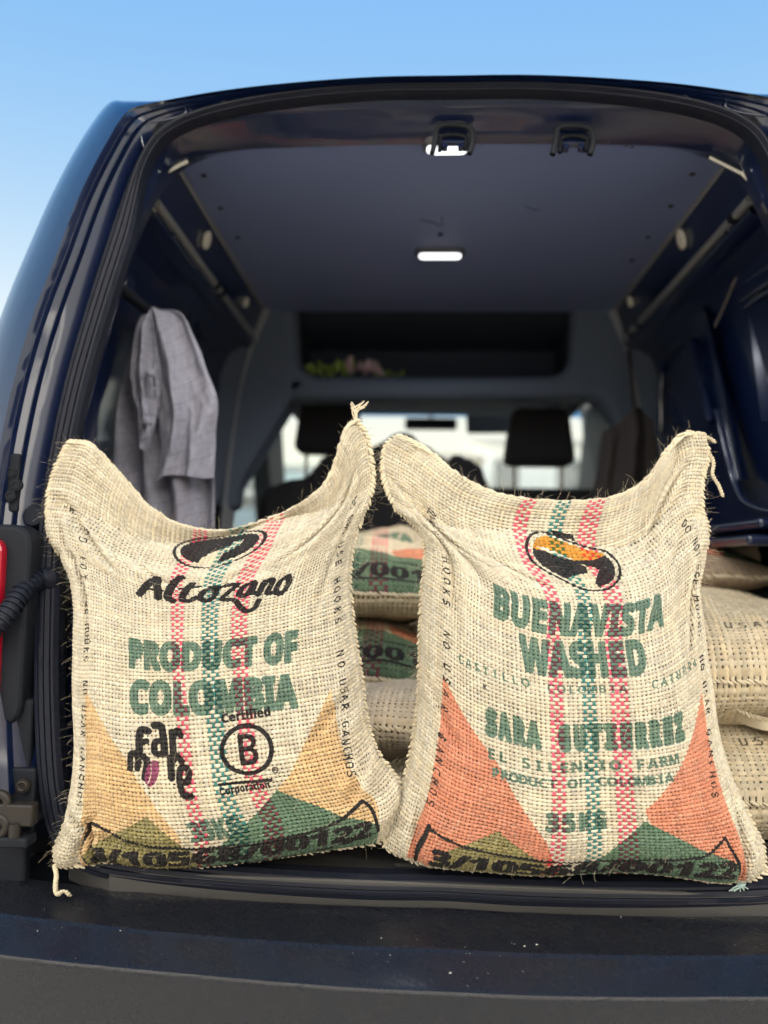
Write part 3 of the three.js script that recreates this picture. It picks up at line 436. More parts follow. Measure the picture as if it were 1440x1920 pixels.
const leftSack = outlineSack({
  dip: 0.62, z0: -1.072, lean: -0.10,
  top: [[132, 826], [168, 832], [205, 866], [245, 912], [275, 946], [320, 976], [370, 992], [430, 994], [490, 978], [545, 956], [598, 920], [624, 880], [640, 830], [652, 798], [668, 786]],
  bottom: [[104, 1624], [150, 1624], [200, 1614], [300, 1624], [420, 1618], [540, 1602], [640, 1588], [712, 1576], [738, 1556]],
  left: [[132, 826], [108, 868], [95, 905], [89, 960], [95, 1010], [118, 1048], [138, 1095], [148, 1200], [146, 1310], [147, 1400], [141, 1470], [126, 1535], [104, 1590], [104, 1624]],
  right: [[668, 786], [686, 810], [697, 862], [700, 900], [690, 945], [668, 1000], [656, 1070], [661, 1160], [676, 1260], [690, 1360], [712, 1418], [744, 1460], [752, 1492], [738, 1556]],
  crease: (s) => 0.135 + 0.05 * Math.pow(Math.abs(2 * s - 1), 2) - 0.11 * Math.exp(-Math.pow((s - 0.62) / 0.2, 2)),
  depth: (s, v, c) => bag(v, c, 0.115),
  wrinkle: (s, v, c) => {
    const f = smooth(c, c + 0.06, v);
    let w = foldsL(s, v) + 0.007 * noise(s * 5, v * 6, 1) * f + 0.0025 * noise(s * 14, v * 12, 4) + 0.0008 * noise(s * 45, v * 55, 6) * f;
    w -= 0.007 * Math.exp(-Math.pow((v - c - 0.10 - 0.25 * s + 0.02 * noise(s * 6, 2)) / 0.016, 2)) * smooth(0.5, 0.1, s);
    w -= 0.008 * Math.exp(-Math.pow((v - 0.915 - 0.06 * s) / 0.018, 2)) * smooth(0.05, 0.15, s) * smooth(0.5, 0.2, s);           // fold over the bottom band at the left
    w -= 0.012 * Math.exp(-Math.pow((s - 0.115 + (v - 0.9) * 0.5) / 0.02, 2)) * smooth(0.84, 0.9, v);                               // gathered lower left ear
    w += 0.006 * Math.exp(-Math.pow((v - c - 0.035) / 0.02, 2)) * smooth(0.5, 0.05, s);
    w += 0.007 * Math.sin(v * 60 + s * 22) * smooth(0.86, 0.97, s) * smooth(0.5, 0.75, v) * smooth(1, 0.9, v);
    w += 0.006 * Math.cos(s * 34) * smooth(c, 0, v) * smooth(0.35, 0.6, s);
    return w;
  },
});
const rightSack = outlineSack({
  z0: -1.076, lean: -0.10,
  top: [[752, 816], [800, 842], [850, 884], [892, 910], [960, 932], [1040, 940], [1120, 938], [1172, 924], [1214, 896], [1252, 842], [1284, 812], [1318, 812]],
  bottom: [[722, 1590], [760, 1606], [800, 1620], [900, 1628], [1010, 1638], [1120, 1630], [1250, 1636], [1340, 1650], [1400, 1650], [1436, 1636]],
  left: [[752, 816], [726, 832], [716, 868], [722, 910], [742, 952], [776, 984], [796, 1020], [792, 1100], [788, 1180], [786, 1270], [780, 1350], [766, 1430], [746, 1500], [728, 1550], [722, 1590]],
  right: [[1318, 812], [1326, 850], [1318, 900], [1316, 950], [1326, 1000], [1318, 1050], [1308, 1100], [1316, 1180], [1328, 1270], [1338, 1350], [1362, 1440], [1402, 1530], [1428, 1580], [1436, 1636]],
  crease: (s) => 0.165 - 0.06 * Math.exp(-Math.pow((s - 0.5) / 0.22, 2)) + 0.02 * Math.cos(s * 9),
  depth: (s, v, c) => bag(v, c, 0.12),
  wrinkle: (s, v, c) => {
    const f = smooth(c, c + 0.06, v);
    let w = foldsR(s, v) + 0.007 * noise(s * 5 + 9, v * 6, 2) * f + 0.0025 * noise(s * 14, v * 12, 7) + 0.0008 * noise(s * 45, v * 55, 9) * f;
    w -= 0.006 * Math.exp(-Math.pow((v - c - 0.05 - 0.3 * (1 - s) + 0.02 * noise(s * 6, 5)) / 0.016, 2)) * smooth(0.6, 0.9, s);
    w += 0.008 * Math.exp(-Math.pow((v - c - 0.03) / 0.02, 2)) * smooth(0.45, 0.05, s);
    w -= 0.012 * Math.exp(-Math.pow((s - 0.10 - (v - 0.1) * 0.5) / 0.035, 2)) * smooth(0.08, 0.15, v) * smooth(0.45, 0.25, v);
    w += 0.006 * Math.cos(s * 30 + 1) * smooth(c, 0, v);
    w -= 0.010 * Math.exp(-Math.pow((s - 0.9 + (v - 0.1) * 0.3) / 0.03, 2)) * smooth(0.1, 0.02, v);
    return w;
  },
});
// ---------------------------------------------------------------- jute sacks: yarns, print, stitching, hairs
// plain weave: every warp and weft yarn is a strip of its own that passes over and under; colours per yarn, print as ink (map)
function weave(surf, nu, nv, o = {}) {
  const { sub = 2, seed = 1, stripes = [], rise = 0.0011, warpW = 0.335, weftW = 0.385, tone = [0.66, 0.585, 0.445], across = 4, uRange = [0, 1], vRange = [0, 1] } = o;
  const r = rng(seed), pos = [], uv = [], col = [], idx = [];
  const offs = across === 4 ? [-1, -0.45, 0.45, 1] : [-1, 0, 1], lifts = across === 4 ? [-0.5, 0.42, 0.42, -0.5] : [-0.45, 0.5, -0.45];
  const strip = (n, at, halfAt, c, horiz, sgn, k1) => {
    const base = pos.length / 3;
    for (let k = 0; k <= n; k++) {
      const t = k / n, { u, v } = at(t), p = surf(u, v), e = 0.0015;
      const pu = surf(clamp(u + e), v).sub(surf(clamp(u - e), v)), pv = surf(u, clamp(v + e)).sub(surf(u, clamp(v - e)));
      const nrm = pv.clone().cross(pu).normalize(); if (o.flip) nrm.negate();
      const dir = (horiz ? pv : pu), len = dir.length() / (2 * e); dir.normalize();
      const hw = halfAt(t) * len, h = sgn * rise * Math.sin(Math.PI * t * k1), lo = 0.62 * rise + 0.35 * hw;
      const sh = 0.93 + 0.14 * noise(u * 90, v * 90, seed);
      for (let q = 0; q < offs.length; q++) {
        const w = p.clone().addScaledVector(dir, hw * offs[q]).addScaledVector(nrm, h + lo * lifts[q]);
        pos.push(w.x, w.y, w.z); uv.push(horiz ? u : u + halfAt(t) * offs[q], 1 - (horiz ? v + halfAt(t) * offs[q] : v)); col.push(c[0] * sh, c[1] * sh, c[2] * sh);
      }
      if (k) for (let q = 0; q < offs.length - 1; q++) { const a = base + (k - 1) * offs.length + q, b = a + offs.length; o.flip !== horiz ? idx.push(a, b, a + 1, b, b + 1, a + 1) : idx.push(a, a + 1, b, b, a + 1, b + 1); }
    }
  };
  const shade = () => { const k = 0.84 + 0.3 * r(), w = (r() - 0.5) * 0.07; return [tone[0] * k * (1 + w), tone[1] * k, tone[2] * k * (1 - w * 1.6)]; };
  for (let i = 0; i < nu; i++) {
    let c = shade(), m = (i + 0.5) / nu; if (m < uRange[0] || m > uRange[1]) { continue; }
    for (const s of stripes) if (Math.abs(m - s.u) < s.w) { const k = 0.85 + 0.3 * r(); c = s.c.map((x) => x * k); }
    const ph = r() * 50, w = warpW * (0.9 + 0.2 * r());
    strip(Math.round(nv * sub), (t) => ({ u: clamp(m + 0.14 / nu * noise(ph, t * 9, 2)), v: t }), (t) => w / nu * (1 + 0.22 * noise(ph, t * 40, 9)), c, false, i % 2 ? 1 : -1, nv);
  }
  for (let j = 0; j < nv; j++) {
    const c = shade(), m = (j + 0.5) / nv, ph = r() * 50, w = weftW * (0.88 + 0.24 * r());
    if (m < vRange[0] || m > vRange[1]) continue;
    strip(Math.round(nu * sub), (t) => ({ u: t, v: clamp(m + 0.14 / nv * noise(ph, t * 9, 5)) }), (t) => w / nv * (1 + 0.22 * noise(ph, t * 40, 3)), c, true, j % 2 ? -1 : 1, nu);
  }
  const g = new THREE.BufferGeometry();
  g.setAttribute('position', new THREE.Float32BufferAttribute(pos, 3)); g.setAttribute('uv', new THREE.Float32BufferAttribute(uv, 2)); g.setAttribute('color', new THREE.Float32BufferAttribute(col, 3)); g.setIndex(idx);
  g.computeVertexNormals(); return g;
}
function grid(surf, nu, nv, u0 = 0, u1 = 1, v0 = 0, v1 = 1) {
  const rows = []; for (let j = 0; j <= nv; j++) { const row = []; for (let i = 0; i <= nu; i++) row.push(surf(lerp(u0, u1, i / nu), lerp(v0, v1, j / nv))); rows.push(row); }
  return loft(rows, 9);
}
// stitched edge: small slanted loops of twine along an edge
function stitches(list, pitch, r0, seed, out) {
  const r = rng(seed), gs = [], base = new THREE.IcosahedronGeometry(1, 1); base.deleteAttribute('uv'); base.setAttribute('uv', new THREE.Float32BufferAttribute(new Float32Array(base.attributes.position.count * 2), 2));
  let len = 0; for (let i = 1; i < list.length; i++) len += list[i].distanceTo(list[i - 1]);
  const curve = new THREE.CatmullRomCurve3(list), n = Math.max(2, Math.round(len / pitch));
  for (let k = 0; k < n; k++) {
    const t = (k + 0.5) / n, p = curve.getPointAt(t), d = curve.getTangentAt(t), side = V(d.y, -d.x, 0).normalize();
    const q = new THREE.Quaternion().setFromUnitVectors(V(1, 0, 0), d.clone().addScaledVector(side, (out ?? 0.8) * (0.6 + 0.5 * r())).normalize());
    const s = r0 * (0.8 + 0.5 * r()), m = new THREE.Matrix4().compose(p.clone().add(V((r() - 0.5) * r0 * 0.7, (r() - 0.5) * r0 * 0.7, (r() - 0.3) * r0 * 0.8)), q, V(pitch * (0.75 + 0.3 * r()), s * 0.8, s));
    gs.push(base.clone().applyMatrix4(m));
  }
  return mergeGeometries(gs.map((g) => (g.index ? g.toNonIndexed() : g)));
}
// loose jute hairs: thin three-sided tubes that curl as they go
function hairs(spots, seed, lo, hi, rad, curl = 1) {
  const r = rng(seed), pos = [], idx = [], uv = [], K = 9, rand = () => V(r() - 0.5, r() - 0.5, r() - 0.5);
  for (const { p, n } of spots) {
    const L = lo + (hi - lo) * r() ** 2.4, d = n.clone().normalize().add(rand().multiplyScalar(1.3)).normalize(), axis = rand().normalize(), c = p.clone(), base = pos.length / 3, rr = rad * (0.7 + 0.6 * r());
    const bend = (0.4 + 2.6 * r() * r()) * curl * (r() < 0.5 ? -1 : 1) / K, wild = 0.25 * curl;
    for (let k = 0; k <= K; k++) {
      for (let q = 0; q < 3; q++) { const a = q * 2.094; pos.push(c.x + Math.cos(a) * rr, c.y + Math.sin(a) * rr, c.z + Math.sin(a + 1) * rr); uv.push(0, 0); }
      if (k) for (let q = 0; q < 3; q++) { const a = base + (k - 1) * 3 + q, e = base + (k - 1) * 3 + (q + 1) % 3; idx.push(a, e, a + 3, e, e + 3, a + 3); }
      d.applyAxisAngle(axis, bend).addScaledVector(rand(), wild).normalize(); d.y -= 0.02; c.addScaledVector(d, L / K);
    }
  }
  const g = new THREE.BufferGeometry(); g.setAttribute('position', new THREE.Float32BufferAttribute(pos, 3)); g.setAttribute('uv', new THREE.Float32BufferAttribute(uv, 2)); g.setIndex(idx); g.computeVertexNormals(); return g;
}
// two-strand twisted twine along points
function twist(pts, r, turns) {
  const c = new THREE.CatmullRomCurve3(pts, false, 'centripetal'), n = Math.round(turns * 8), strand = (ph) => Array.from({ length: n + 1 }, (_, i) => { const t = i / n, a = t * turns * 2 * Math.PI + ph, k = r * 0.62; return c.getPointAt(t).add(V(Math.cos(a) * k, Math.sin(a) * k * 0.7, Math.sin(a) * k)); });
  return [tube(strand(0), r * 0.72, n * 3, 6), tube(strand(Math.PI), r * 0.72, n * 3, 6)];
}
// ---- print: ink on cloth, drawn in the cloth's own coordinates (u across, v down)
const PW = 1536, PH = 2048;
function sheet(draw, seed, W = PW, H = PH) {
  const cv = document.createElement('canvas'); cv.width = W; cv.height = H; const g = cv.getContext('2d');
  g.fillStyle = '#fff'; g.fillRect(0, 0, W, H); g.scale(W / PW, H / PH); g.lineJoin = g.lineCap = 'round';
  draw(g); g.setTransform(1, 0, 0, 1, 0, 0);
  const im = g.getImageData(0, 0, W, H), d = im.data, r = rng(seed);       // patchy ink: fibres that took none, and mottled natural jute
  for (let y = 0; y < H; y++) for (let x = 0; x < W; x++) {
    const o = (y * W + x) * 4, X = x / W * PW, Y = y / H * PH;
    const miss = clamp(0.24 + 0.42 * noise(X / 9, Y / 9, seed) + 0.25 * noise(X / 40, Y / 40, seed + 2) + 0.2 * noise(X / 110, Y / 110, seed + 4) + 0.25 * (r() - 0.5), 0, 0.75) * 0.8;
    const mot = 0.93 + 0.07 * noise(X / 60, Y / 60, 3) + 0.07 * noise(X / 9, Y / 3, 8) + 0.1 * (r() - 0.5);
    const ink = d[o] + d[o + 1] + d[o + 2] < 700;
    for (let k = 0; k < 3; k++) { let c = d[o + k]; if (ink) c = c + (255 - c) * miss * (c < 60 ? 0.18 : 0.42); d[o + k] = clamp(c * mot / 255) * 255; }
  }
  g.putImageData(im, 0, 0);
  const t = new THREE.CanvasTexture(cv); t.colorSpace = THREE.SRGBColorSpace; t.magFilter = THREE.LinearFilter; return t;
}
const X = (u) => u * PW, Y = (v) => v * PH;
const GREEN = '#6f9794', BLACK = '#28272e', ORANGE = '#ffe2bd', SALMON = '#ffad9a', OLIVE = '#a8a679', DEEP = '#6b9588';
const poly = (g, c, pts) => { g.fillStyle = c; g.beginPath(); pts.forEach(([u, v], i) => (i ? g.lineTo(X(u), Y(v)) : g.moveTo(X(u), Y(v)))); g.closePath(); g.fill(); };
// text that fills the box from (u0, v1: baseline left) to (u1, v2: baseline right) with cap height in v
function words(g, s, u0, v0, u1, v1, cap, c, o = {}) {
  g.save(); g.fillStyle = g.strokeStyle = c; g.translate(X(u0), Y(v0));
  const dx = X(u1 - u0), dy = Y(v1 - v0), w = Math.hypot(dx, dy); g.rotate(Math.atan2(dy, dx));
  g.font = `${o.style ?? 'bold'} 200px ${o.font ?? 'sans-serif'}`;
  const chars = o.spread ? [...s] : [s], m = g.measureText(s).width, sy = Y(cap) / 143, sx = w / m;
  if (o.spread) chars.forEach((ch, i) => { const cw = g.measureText(ch).width; g.save(); g.translate((i + 0.5) / chars.length * w, 0); g.scale(o.cw ? o.cw * w / chars.length / Math.max(cw, 90) : sy, sy); g.fillText(ch, -cw / 2, 0); if (o.fat) { g.lineWidth = o.fat; g.strokeText(ch, -cw / 2, 0); } g.restore(); });
  else { g.scale(sx, sy); if (o.skew) g.transform(1, 0, o.skew, 1, 0, 0); g.fillText(s, 0, 0); if (o.fat) { g.lineWidth = o.fat; g.strokeText(s, 0, 0); } }
  g.restore();
}
function upright(g, s, pts, size, c) {                         // letters turned sideways down an edge
  g.save(); g.fillStyle = c; g.font = `bold ${size}px monospace`; const n = s.length;
  [...s].forEach((ch, i) => { const t = i / (n - 1) * (pts.length - 1), k = Math.min(pts.length - 2, Math.floor(t)), f = t - k; const u = lerp(pts[k][0], pts[k + 1][0], f), v = lerp(pts[k][1], pts[k + 1][1], f), a = Math.atan2(Y(pts[k + 1][1] - pts[k][1]), X(pts[k + 1][0] - pts[k][0])); g.save(); g.translate(X(u), Y(v)); g.rotate(a); g.scale(0.95, 1.15); g.fillText(ch, -size * 0.3, size * 0.35); g.restore(); });
  g.restore();
}
const line = (g, w, c, pts, curve) => { g.strokeStyle = c; g.lineWidth = w; g.beginPath(); pts.forEach(([u, v], i) => (i ? g.lineTo(X(u), Y(v)) : g.moveTo(X(u), Y(v)))); g.stroke(); };
const smoothLine = (g, w, c, pts) => line(g, w, c, new THREE.CatmullRomCurve3(pts.map(([a, b]) => V(a, b, 0)), false, 'centripetal').getPoints(pts.length * 12).map((p) => [p.x, p.y]));
const EDGE_L = 'DO NOT USE HOOKS  NO USAR GANCHOS', EDGE_R = 'DO NOT USE HOOKS  NO USAR GANCHOS';
function mountains(g, c) {
  poly(g, c, [[0.115, 0.575], [0.29, 0.70], [0.42, 0.87], [0.46, 1], [0.09, 1]]);
  poly(g, c, [[0.885, 0.575], [0.715, 0.725], [0.64, 0.79], [0.70, 1], [0.915, 1]]);
}
const leftPrint = sheet((g) => {
  poly(g, ORANGE, [[0.156, 0.596], [0.301, 0.726], [0.406, 0.884], [0.44, 1], [0.12, 1]]);
  poly(g, ORANGE, [[0.875, 0.627], [0.719, 0.782], [0.671, 0.813], [0.70, 1], [0.905, 1]]);
  g.globalCompositeOperation = 'source-over';
  poly(g, OLIVE, [[0.343, 0.845], [0.256, 0.894], [0.155, 0.96], [0.14, 1], [0.53, 1], [0.421, 0.927]]);
  g.globalCompositeOperation = 'source-over';
  poly(g, DEEP, [[0.671, 0.813], [0.522, 0.909], [0.47, 0.955], [0.45, 1], [0.91, 1], [0.905, 0.94], [0.792, 0.901]]);
  words(g, 'PRODUCT OF', 0.318, 0.535, 0.782, 0.553, 0.066, GREEN, { fat: 24 });
  words(g, 'COLOMBIA', 0.320, 0.633, 0.764, 0.650, 0.064, GREEN, { fat: 24 });
  words(g, '35KG', 0.440, 0.910, 0.562, 0.902, 0.045, GREEN, { fat: 22 });
  // emblem: a leaning bean with a river
  g.save(); g.beginPath(); g.ellipse(X(0.523), Y(0.126), X(0.098), Y(0.080), -0.10, 0, 7); g.fillStyle = BLACK; g.lineWidth = 12; g.strokeStyle = BLACK; g.stroke(); g.beginPath(); g.ellipse(X(0.523), Y(0.123), X(0.085), Y(0.064), -0.10, 0, 7); g.fill(); g.restore();
  poly(g, '#fffdf6', [[0.492, 0.190], [0.494, 0.160], [0.512, 0.135], [0.545, 0.115], [0.55, 0.098], [0.572, 0.10], [0.566, 0.122], [0.535, 0.150], [0.532, 0.185], [0.515, 0.192]]);
  // brush script name
  const m = ([u, v]) => { const q = 0.361 + (u - 0.372) * 1.204; return [q, 0.338 + (v - 0.238) * 1.25 + 0.019 * (q - 0.361) / 0.383]; };
  const s = (pts, w = 27) => smoothLine(g, w * 1.12, BLACK, pts.map(m));
  s([[0.372, 0.236], [0.392, 0.205], [0.418, 0.168]], 30); s([[0.418, 0.168], [0.417, 0.200], [0.414, 0.236]], 30); s([[0.388, 0.214], [0.425, 0.212]], 17);
  s([[0.462, 0.158], [0.446, 0.195], [0.436, 0.232], [0.445, 0.240]], 30);
  s([[0.486, 0.182], [0.470, 0.215], [0.466, 0.236], [0.482, 0.238], [0.494, 0.228]], 26); s([[0.462, 0.200], [0.500, 0.194]], 17);
  s([[0.528, 0.199], [0.508, 0.212], [0.504, 0.234], [0.520, 0.240], [0.534, 0.222], [0.528, 0.199], [0.540, 0.206]], 24);
  s([[0.548, 0.202], [0.576, 0.204], [0.560, 0.224], [0.548, 0.240], [0.575, 0.248], [0.590, 0.268], [0.606, 0.280], [0.622, 0.274], [0.628, 0.258]], 22);
  s([[0.608, 0.206], [0.590, 0.215], [0.584, 0.236], [0.598, 0.240], [0.612, 0.212], [0.610, 0.236], [0.620, 0.238]], 24);
  s([[0.632, 0.212], [0.626, 0.244]], 24); s([[0.628, 0.230], [0.642, 0.210], [0.650, 0.216], [0.645, 0.244], [0.656, 0.246]], 23);
  s([[0.682, 0.212], [0.668, 0.222], [0.664, 0.246], [0.678, 0.252], [0.690, 0.232], [0.682, 0.212]], 24);
  // lower left logo
  const f = ([u, v]) => [u + 0.007, 0.654 + (v - 0.577) * 0.83], b = (pts, w = 30) => smoothLine(g, w, BLACK, pts.map(f));
  b([[0.362, 0.598], [0.344, 0.596], [0.338, 0.612], [0.336, 0.644]]); b([[0.338, 0.625], [0.356, 0.622]], 24);
  b([[0.380, 0.585], [0.396, 0.588], [0.400, 0.610], [0.400, 0.652]]); b([[0.398, 0.622], [0.378, 0.626], [0.376, 0.650], [0.398, 0.654]], 26);
  b([[0.422, 0.655], [0.424, 0.604]]); b([[0.424, 0.618], [0.438, 0.600], [0.446, 0.612]], 27);
  b([[0.306, 0.690], [0.312, 0.655], [0.322, 0.650], [0.330, 0.662], [0.326, 0.688]], 25); b([[0.330, 0.662], [0.342, 0.658], [0.352, 0.668], [0.342, 0.712]], 27);
  g.fillStyle = '#9c4a86'; g.save(); g.translate(...((p) => [X(p[0]), Y(p[1])])(f([0.362, 0.700]))); g.rotate(0.35); g.beginPath(); g.ellipse(0, 0, 26, 58, 0, 0, 7); g.fill(); g.strokeStyle = '#fff'; g.lineWidth = 4; g.beginPath(); g.moveTo(-8, 56); g.quadraticCurveTo(6, 10, -14, -40); g.stroke(); g.restore();
  b([[0.412, 0.712], [0.414, 0.664]]); b([[0.414, 0.678], [0.430, 0.660], [0.442, 0.674]], 27);
  b([[0.434, 0.722], [0.452, 0.722], [0.458, 0.696], [0.442, 0.688], [0.434, 0.702], [0.434, 0.738], [0.440, 0.756], [0.456, 0.758]], 28);
  // round mark
  words(g, 'Certified', 0.560, 0.665, 0.692, 0.661, 0.017, BLACK, { fat: 14 });
  g.strokeStyle = BLACK; g.lineWidth = 19; g.beginPath(); g.ellipse(X(0.619), Y(0.723), X(0.064), Y(0.047), 0, 0, 7); g.stroke();
  words(g, 'B', 0.590, 0.752, 0.650, 0.752, 0.058, BLACK, { style: 'normal', fat: 9 });
  g.lineWidth = 4; g.beginPath(); g.arc(X(0.682), Y(0.770), 11, 0, 7); g.stroke(); words(g, 'R', 0.678, 0.773, 0.686, 0.773, 0.006, BLACK);
  line(g, 13, BLACK, [[0.537, 0.785], [0.664, 0.790]]);
  words(g, 'Corporation', 0.533, 0.807, 0.657, 0.807, 0.015, BLACK, { fat: 10 });
  upright(g, EDGE_L, [[0.182, 0.20], [0.140, 0.383], [0.160, 0.492], [0.158, 0.607], [0.124, 0.718], [0.114, 0.835]], 50, BLACK);
  upright(g, EDGE_R, [[0.905, 0.18], [0.932, 0.30], [0.938, 0.438], [0.923, 0.59], [0.912, 0.703], [0.884, 0.811]], 50, BLACK);
  smoothLine(g, 16, BLACK, [[0.150, 0.99], [0.147, 0.890], [0.298, 0.916], [0.40, 0.926], [0.487, 0.932], [0.58, 0.935], [0.668, 0.932], [0.77, 0.914], [0.866, 0.876]]); line(g, 16, BLACK, [[0.866, 0.876], [0.905, 0.96]]); smoothLine(g, 12, BLACK, [[0.905, 0.96], [0.7, 0.99], [0.45, 0.995], [0.15, 0.99]]);
  words(g, '3/10568/00122', 0.170, 0.986, 0.880, 0.966, 0.040, BLACK, { fat: 18 });
}, 11);
const rightPrint = sheet((g) => {
  g.transform(0.98, 0, 0, 0.985, 0.003 * PW, 0.004 * PH);
  mountains(g, SALMON);
  poly(g, OLIVE, [[0.31, 0.865], [0.19, 0.95], [0.16, 1], [0.49, 1], [0.40, 0.925]]);
  poly(g, DEEP, [[0.638, 0.818], [0.53, 0.935], [0.49, 1], [0.89, 1], [0.87, 0.945], [0.759, 0.895]]);
  words(g, 'BUENAVISTA', 0.283, 0.378, 0.742, 0.383, 0.072, GREEN, { fat: 20 });
  words(g, 'WASHED', 0.361, 0.475, 0.676, 0.474, 0.074, GREEN, { fat: 20 });
  words(g, 'CASTILLO', 0.17, 0.525, 0.385, 0.513, 0.018, GREEN, { spread: true });
  words(g, 'COLOMBIA', 0.42, 0.515, 0.62, 0.515, 0.018, GREEN, { spread: true });
  words(g, 'CATURRA', 0.675, 0.513, 0.88, 0.518, 0.018, GREEN, { spread: true });
  words(g, 'K', 0.252, 0.553, 0.266, 0.553, 0.012, BLACK); words(g, 'SARA GUTIERREZ', 0.258, 0.645, 0.775, 0.638, 0.050, GREEN, { spread: true, fat: 40, cw: 0.78 });
  words(g, 'EL SILENCIO FARM', 0.262, 0.699, 0.745, 0.688, 0.022, GREEN, { spread: true, fat: 8 });
  words(g, 'PRODUCT OF COLOMBIA', 0.278, 0.736, 0.722, 0.726, 0.020, GREEN, { spread: true, fat: 8 });
  words(g, '35KG', 0.412, 0.838, 0.556, 0.838, 0.044, GREEN, { spread: true, fat: 26, cw: 0.8 });
  // emblem: a bean with hills, a yellow sky and a river
  const bean = [[0.500, 0.098], [0.545, 0.118], [0.60, 0.143], [0.638, 0.160], [0.652, 0.195], [0.630, 0.238], [0.575, 0.266], [0.525, 0.262], [0.482, 0.225], [0.452, 0.180], [0.452, 0.140], [0.472, 0.105]];
  const shape = (k, c, w) => { const cx = 0.552, cy = 0.185; const pts = new THREE.CatmullRomCurve3(bean.map(([a, b]) => V(cx + (a - cx) * k, cy + (b - cy) * k, 0)), true, 'centripetal').getPoints(90).map((p) => [p.x, p.y]); if (w) { line(g, w, c, [...pts, pts[0]]); } return pts; };
  shape(1, BLACK, 11); const inner = shape(0.87, BLACK); poly(g, BLACK, inner);
  g.save(); g.beginPath(); inner.forEach(([u, v], i) => (i ? g.lineTo(X(u), Y(v)) : g.moveTo(X(u), Y(v)))); g.clip();
  poly(g, '#f0a93c', [[0.44, 0.08], [0.66, 0.08], [0.66, 0.165], [0.60, 0.176], [0.55, 0.176], [0.50, 0.155], [0.455, 0.142]]);
  poly(g, '#fff', [[0.47, 0.139], [0.49, 0.140], [0.53, 0.160], [0.552, 0.176], [0.52, 0.168]]);
  poly(g, '#fffdf6', [[0.505, 0.262], [0.508, 0.232], [0.53, 0.220], [0.565, 0.215], [0.572, 0.195], [0.555, 0.185], [0.585, 0.196], [0.60, 0.204], [0.583, 0.222], [0.566, 0.245], [0.572, 0.27]]); g.restore();
  poly(g, BLACK, [[0.512, 0.088], [0.53, 0.092], [0.548, 0.098], [0.566, 0.100], [0.572, 0.122], [0.548, 0.115], [0.528, 0.112]]);
  upright(g, EDGE_L, [[0.205, 0.135], [0.165, 0.19], [0.105, 0.32], [0.123, 0.44], [0.130, 0.56], [0.116, 0.725], [0.114, 0.85]], 50, BLACK);
  upright(g, EDGE_R, [[0.862, 0.78], [0.910, 0.62], [0.922, 0.48], [0.952, 0.34], [0.905, 0.21]].reverse(), 50, BLACK);
  line(g, 22, BLACK, [[0.128, 0.90], [0.120, 1]]); smoothLine(g, 15, BLACK, [[0.128, 0.905], [0.26, 0.925], [0.40, 0.933], [0.54, 0.940], [0.66, 0.935], [0.77, 0.92], [0.855, 0.878]]); line(g, 15, BLACK, [[0.855, 0.878], [0.885, 0.99]]);
  words(g, '3/10568/00122', 0.16, 0.994, 0.87, 0.984, 0.044, BLACK, { fat: 18 });
}, 23);
const RED = [0.70, 0.10, 0.16], TEAL = [0.045, 0.20, 0.18];
const cloth = (map) => new THREE.MeshPhysicalMaterial({ color: 0xffffff, map, vertexColors: true, roughness: 0.93, side: THREE.DoubleSide });
const plainCloth = new THREE.MeshPhysicalMaterial({ color: 0xffffff, vertexColors: true, roughness: 0.93, side: THREE.DoubleSide });
const beans = std([0.028, 0.021, 0.014], 0.9), twine = std([0.58, 0.50, 0.36], 0.9), hairMat = std([0.60, 0.52, 0.38], 0.85);
function standingSack(name, label, S, print, stripes, seed) {
  const t = thing(name, label, 'coffee sack', [CX, 0.6, -1.1], 'upright coffee sacks on the loading sill');
  part('front_cloth', weave(S.front, 90, 113, { seed, stripes, sub: 3 }), cloth(print), t);
  part('back_cloth', weave(S.back, 90, 113, { seed: seed + 1, stripes, flip: true, across: 3 }), plainCloth, t);
  const inset = (f, k) => (u, v) => { const p = f(u, v), b = S.back(u, v), a = S.front(u, v), m = a.clone().add(b).multiplyScalar(0.5); return p.lerp(m, k).add(V(0, 0, 0)); };
  const fill = (f, s) => (u, v) => { const p = f(u, v), gap = S.front(u, v).z - S.back(u, v).z; p.z -= s * Math.min(0.004, gap * 0.4); return p; };
  part('filling', [grid(fill(S.front, 1), 60, 70, 0.015, 0.985, 0.16, 0.99), grid(fill(S.back, -1), 30, 40, 0.015, 0.985, 0.16, 0.99)], beans, t);
  const edge = (tab) => tab.filter((_, i) => i % 4 === 0);
  part('stitched_seam', [stitches(edge(S.L), 0.0062, 0.0030, seed + 5, 1.1), stitches(edge(S.R), 0.0062, 0.0030, seed + 6, -1.1), stitches(edge(S.B), 0.008, 0.0026, seed + 7)], twine, t);
  part('hem', [stitches(edge(S.T), 0.0075, 0.0030, seed + 8, 0.25), stitches(edge(S.T).map((p) => p.clone().add(V(0, -0.004, 0.004))), 0.0075, 0.0024, seed + 9, -0.25)], twine, t);
  const r = rng(seed + 20), spots = [];
  for (let i = 0; i < 1100; i++) { const tab = [S.L, S.R, S.T, S.L, S.R][i % 5], p = S.at(tab, r()); spots.push({ p, n: V((i % 5 === 2 ? 0 : tab === S.L ? -1 : 1) * 1.2, i % 5 === 2 ? 1 : 0, 0.4) }); }
  for (let i = 0; i < 900; i++) { const u = 0.03 + 0.94 * r(), v = 0.04 + 0.94 * r(), p = S.front(u, v); p.z += 0.001; const along = V(r() - 0.5, r() - 0.5, 0.15).normalize(); spots.push({ p, n: along.multiplyScalar(3) }); }
  const h = part('loose_fibres', hairs(spots, seed + 21, 0.0025, 0.028, 0.00011, 1), hairMat, t); h.userData.kind = 'stuff';
  return t;
}
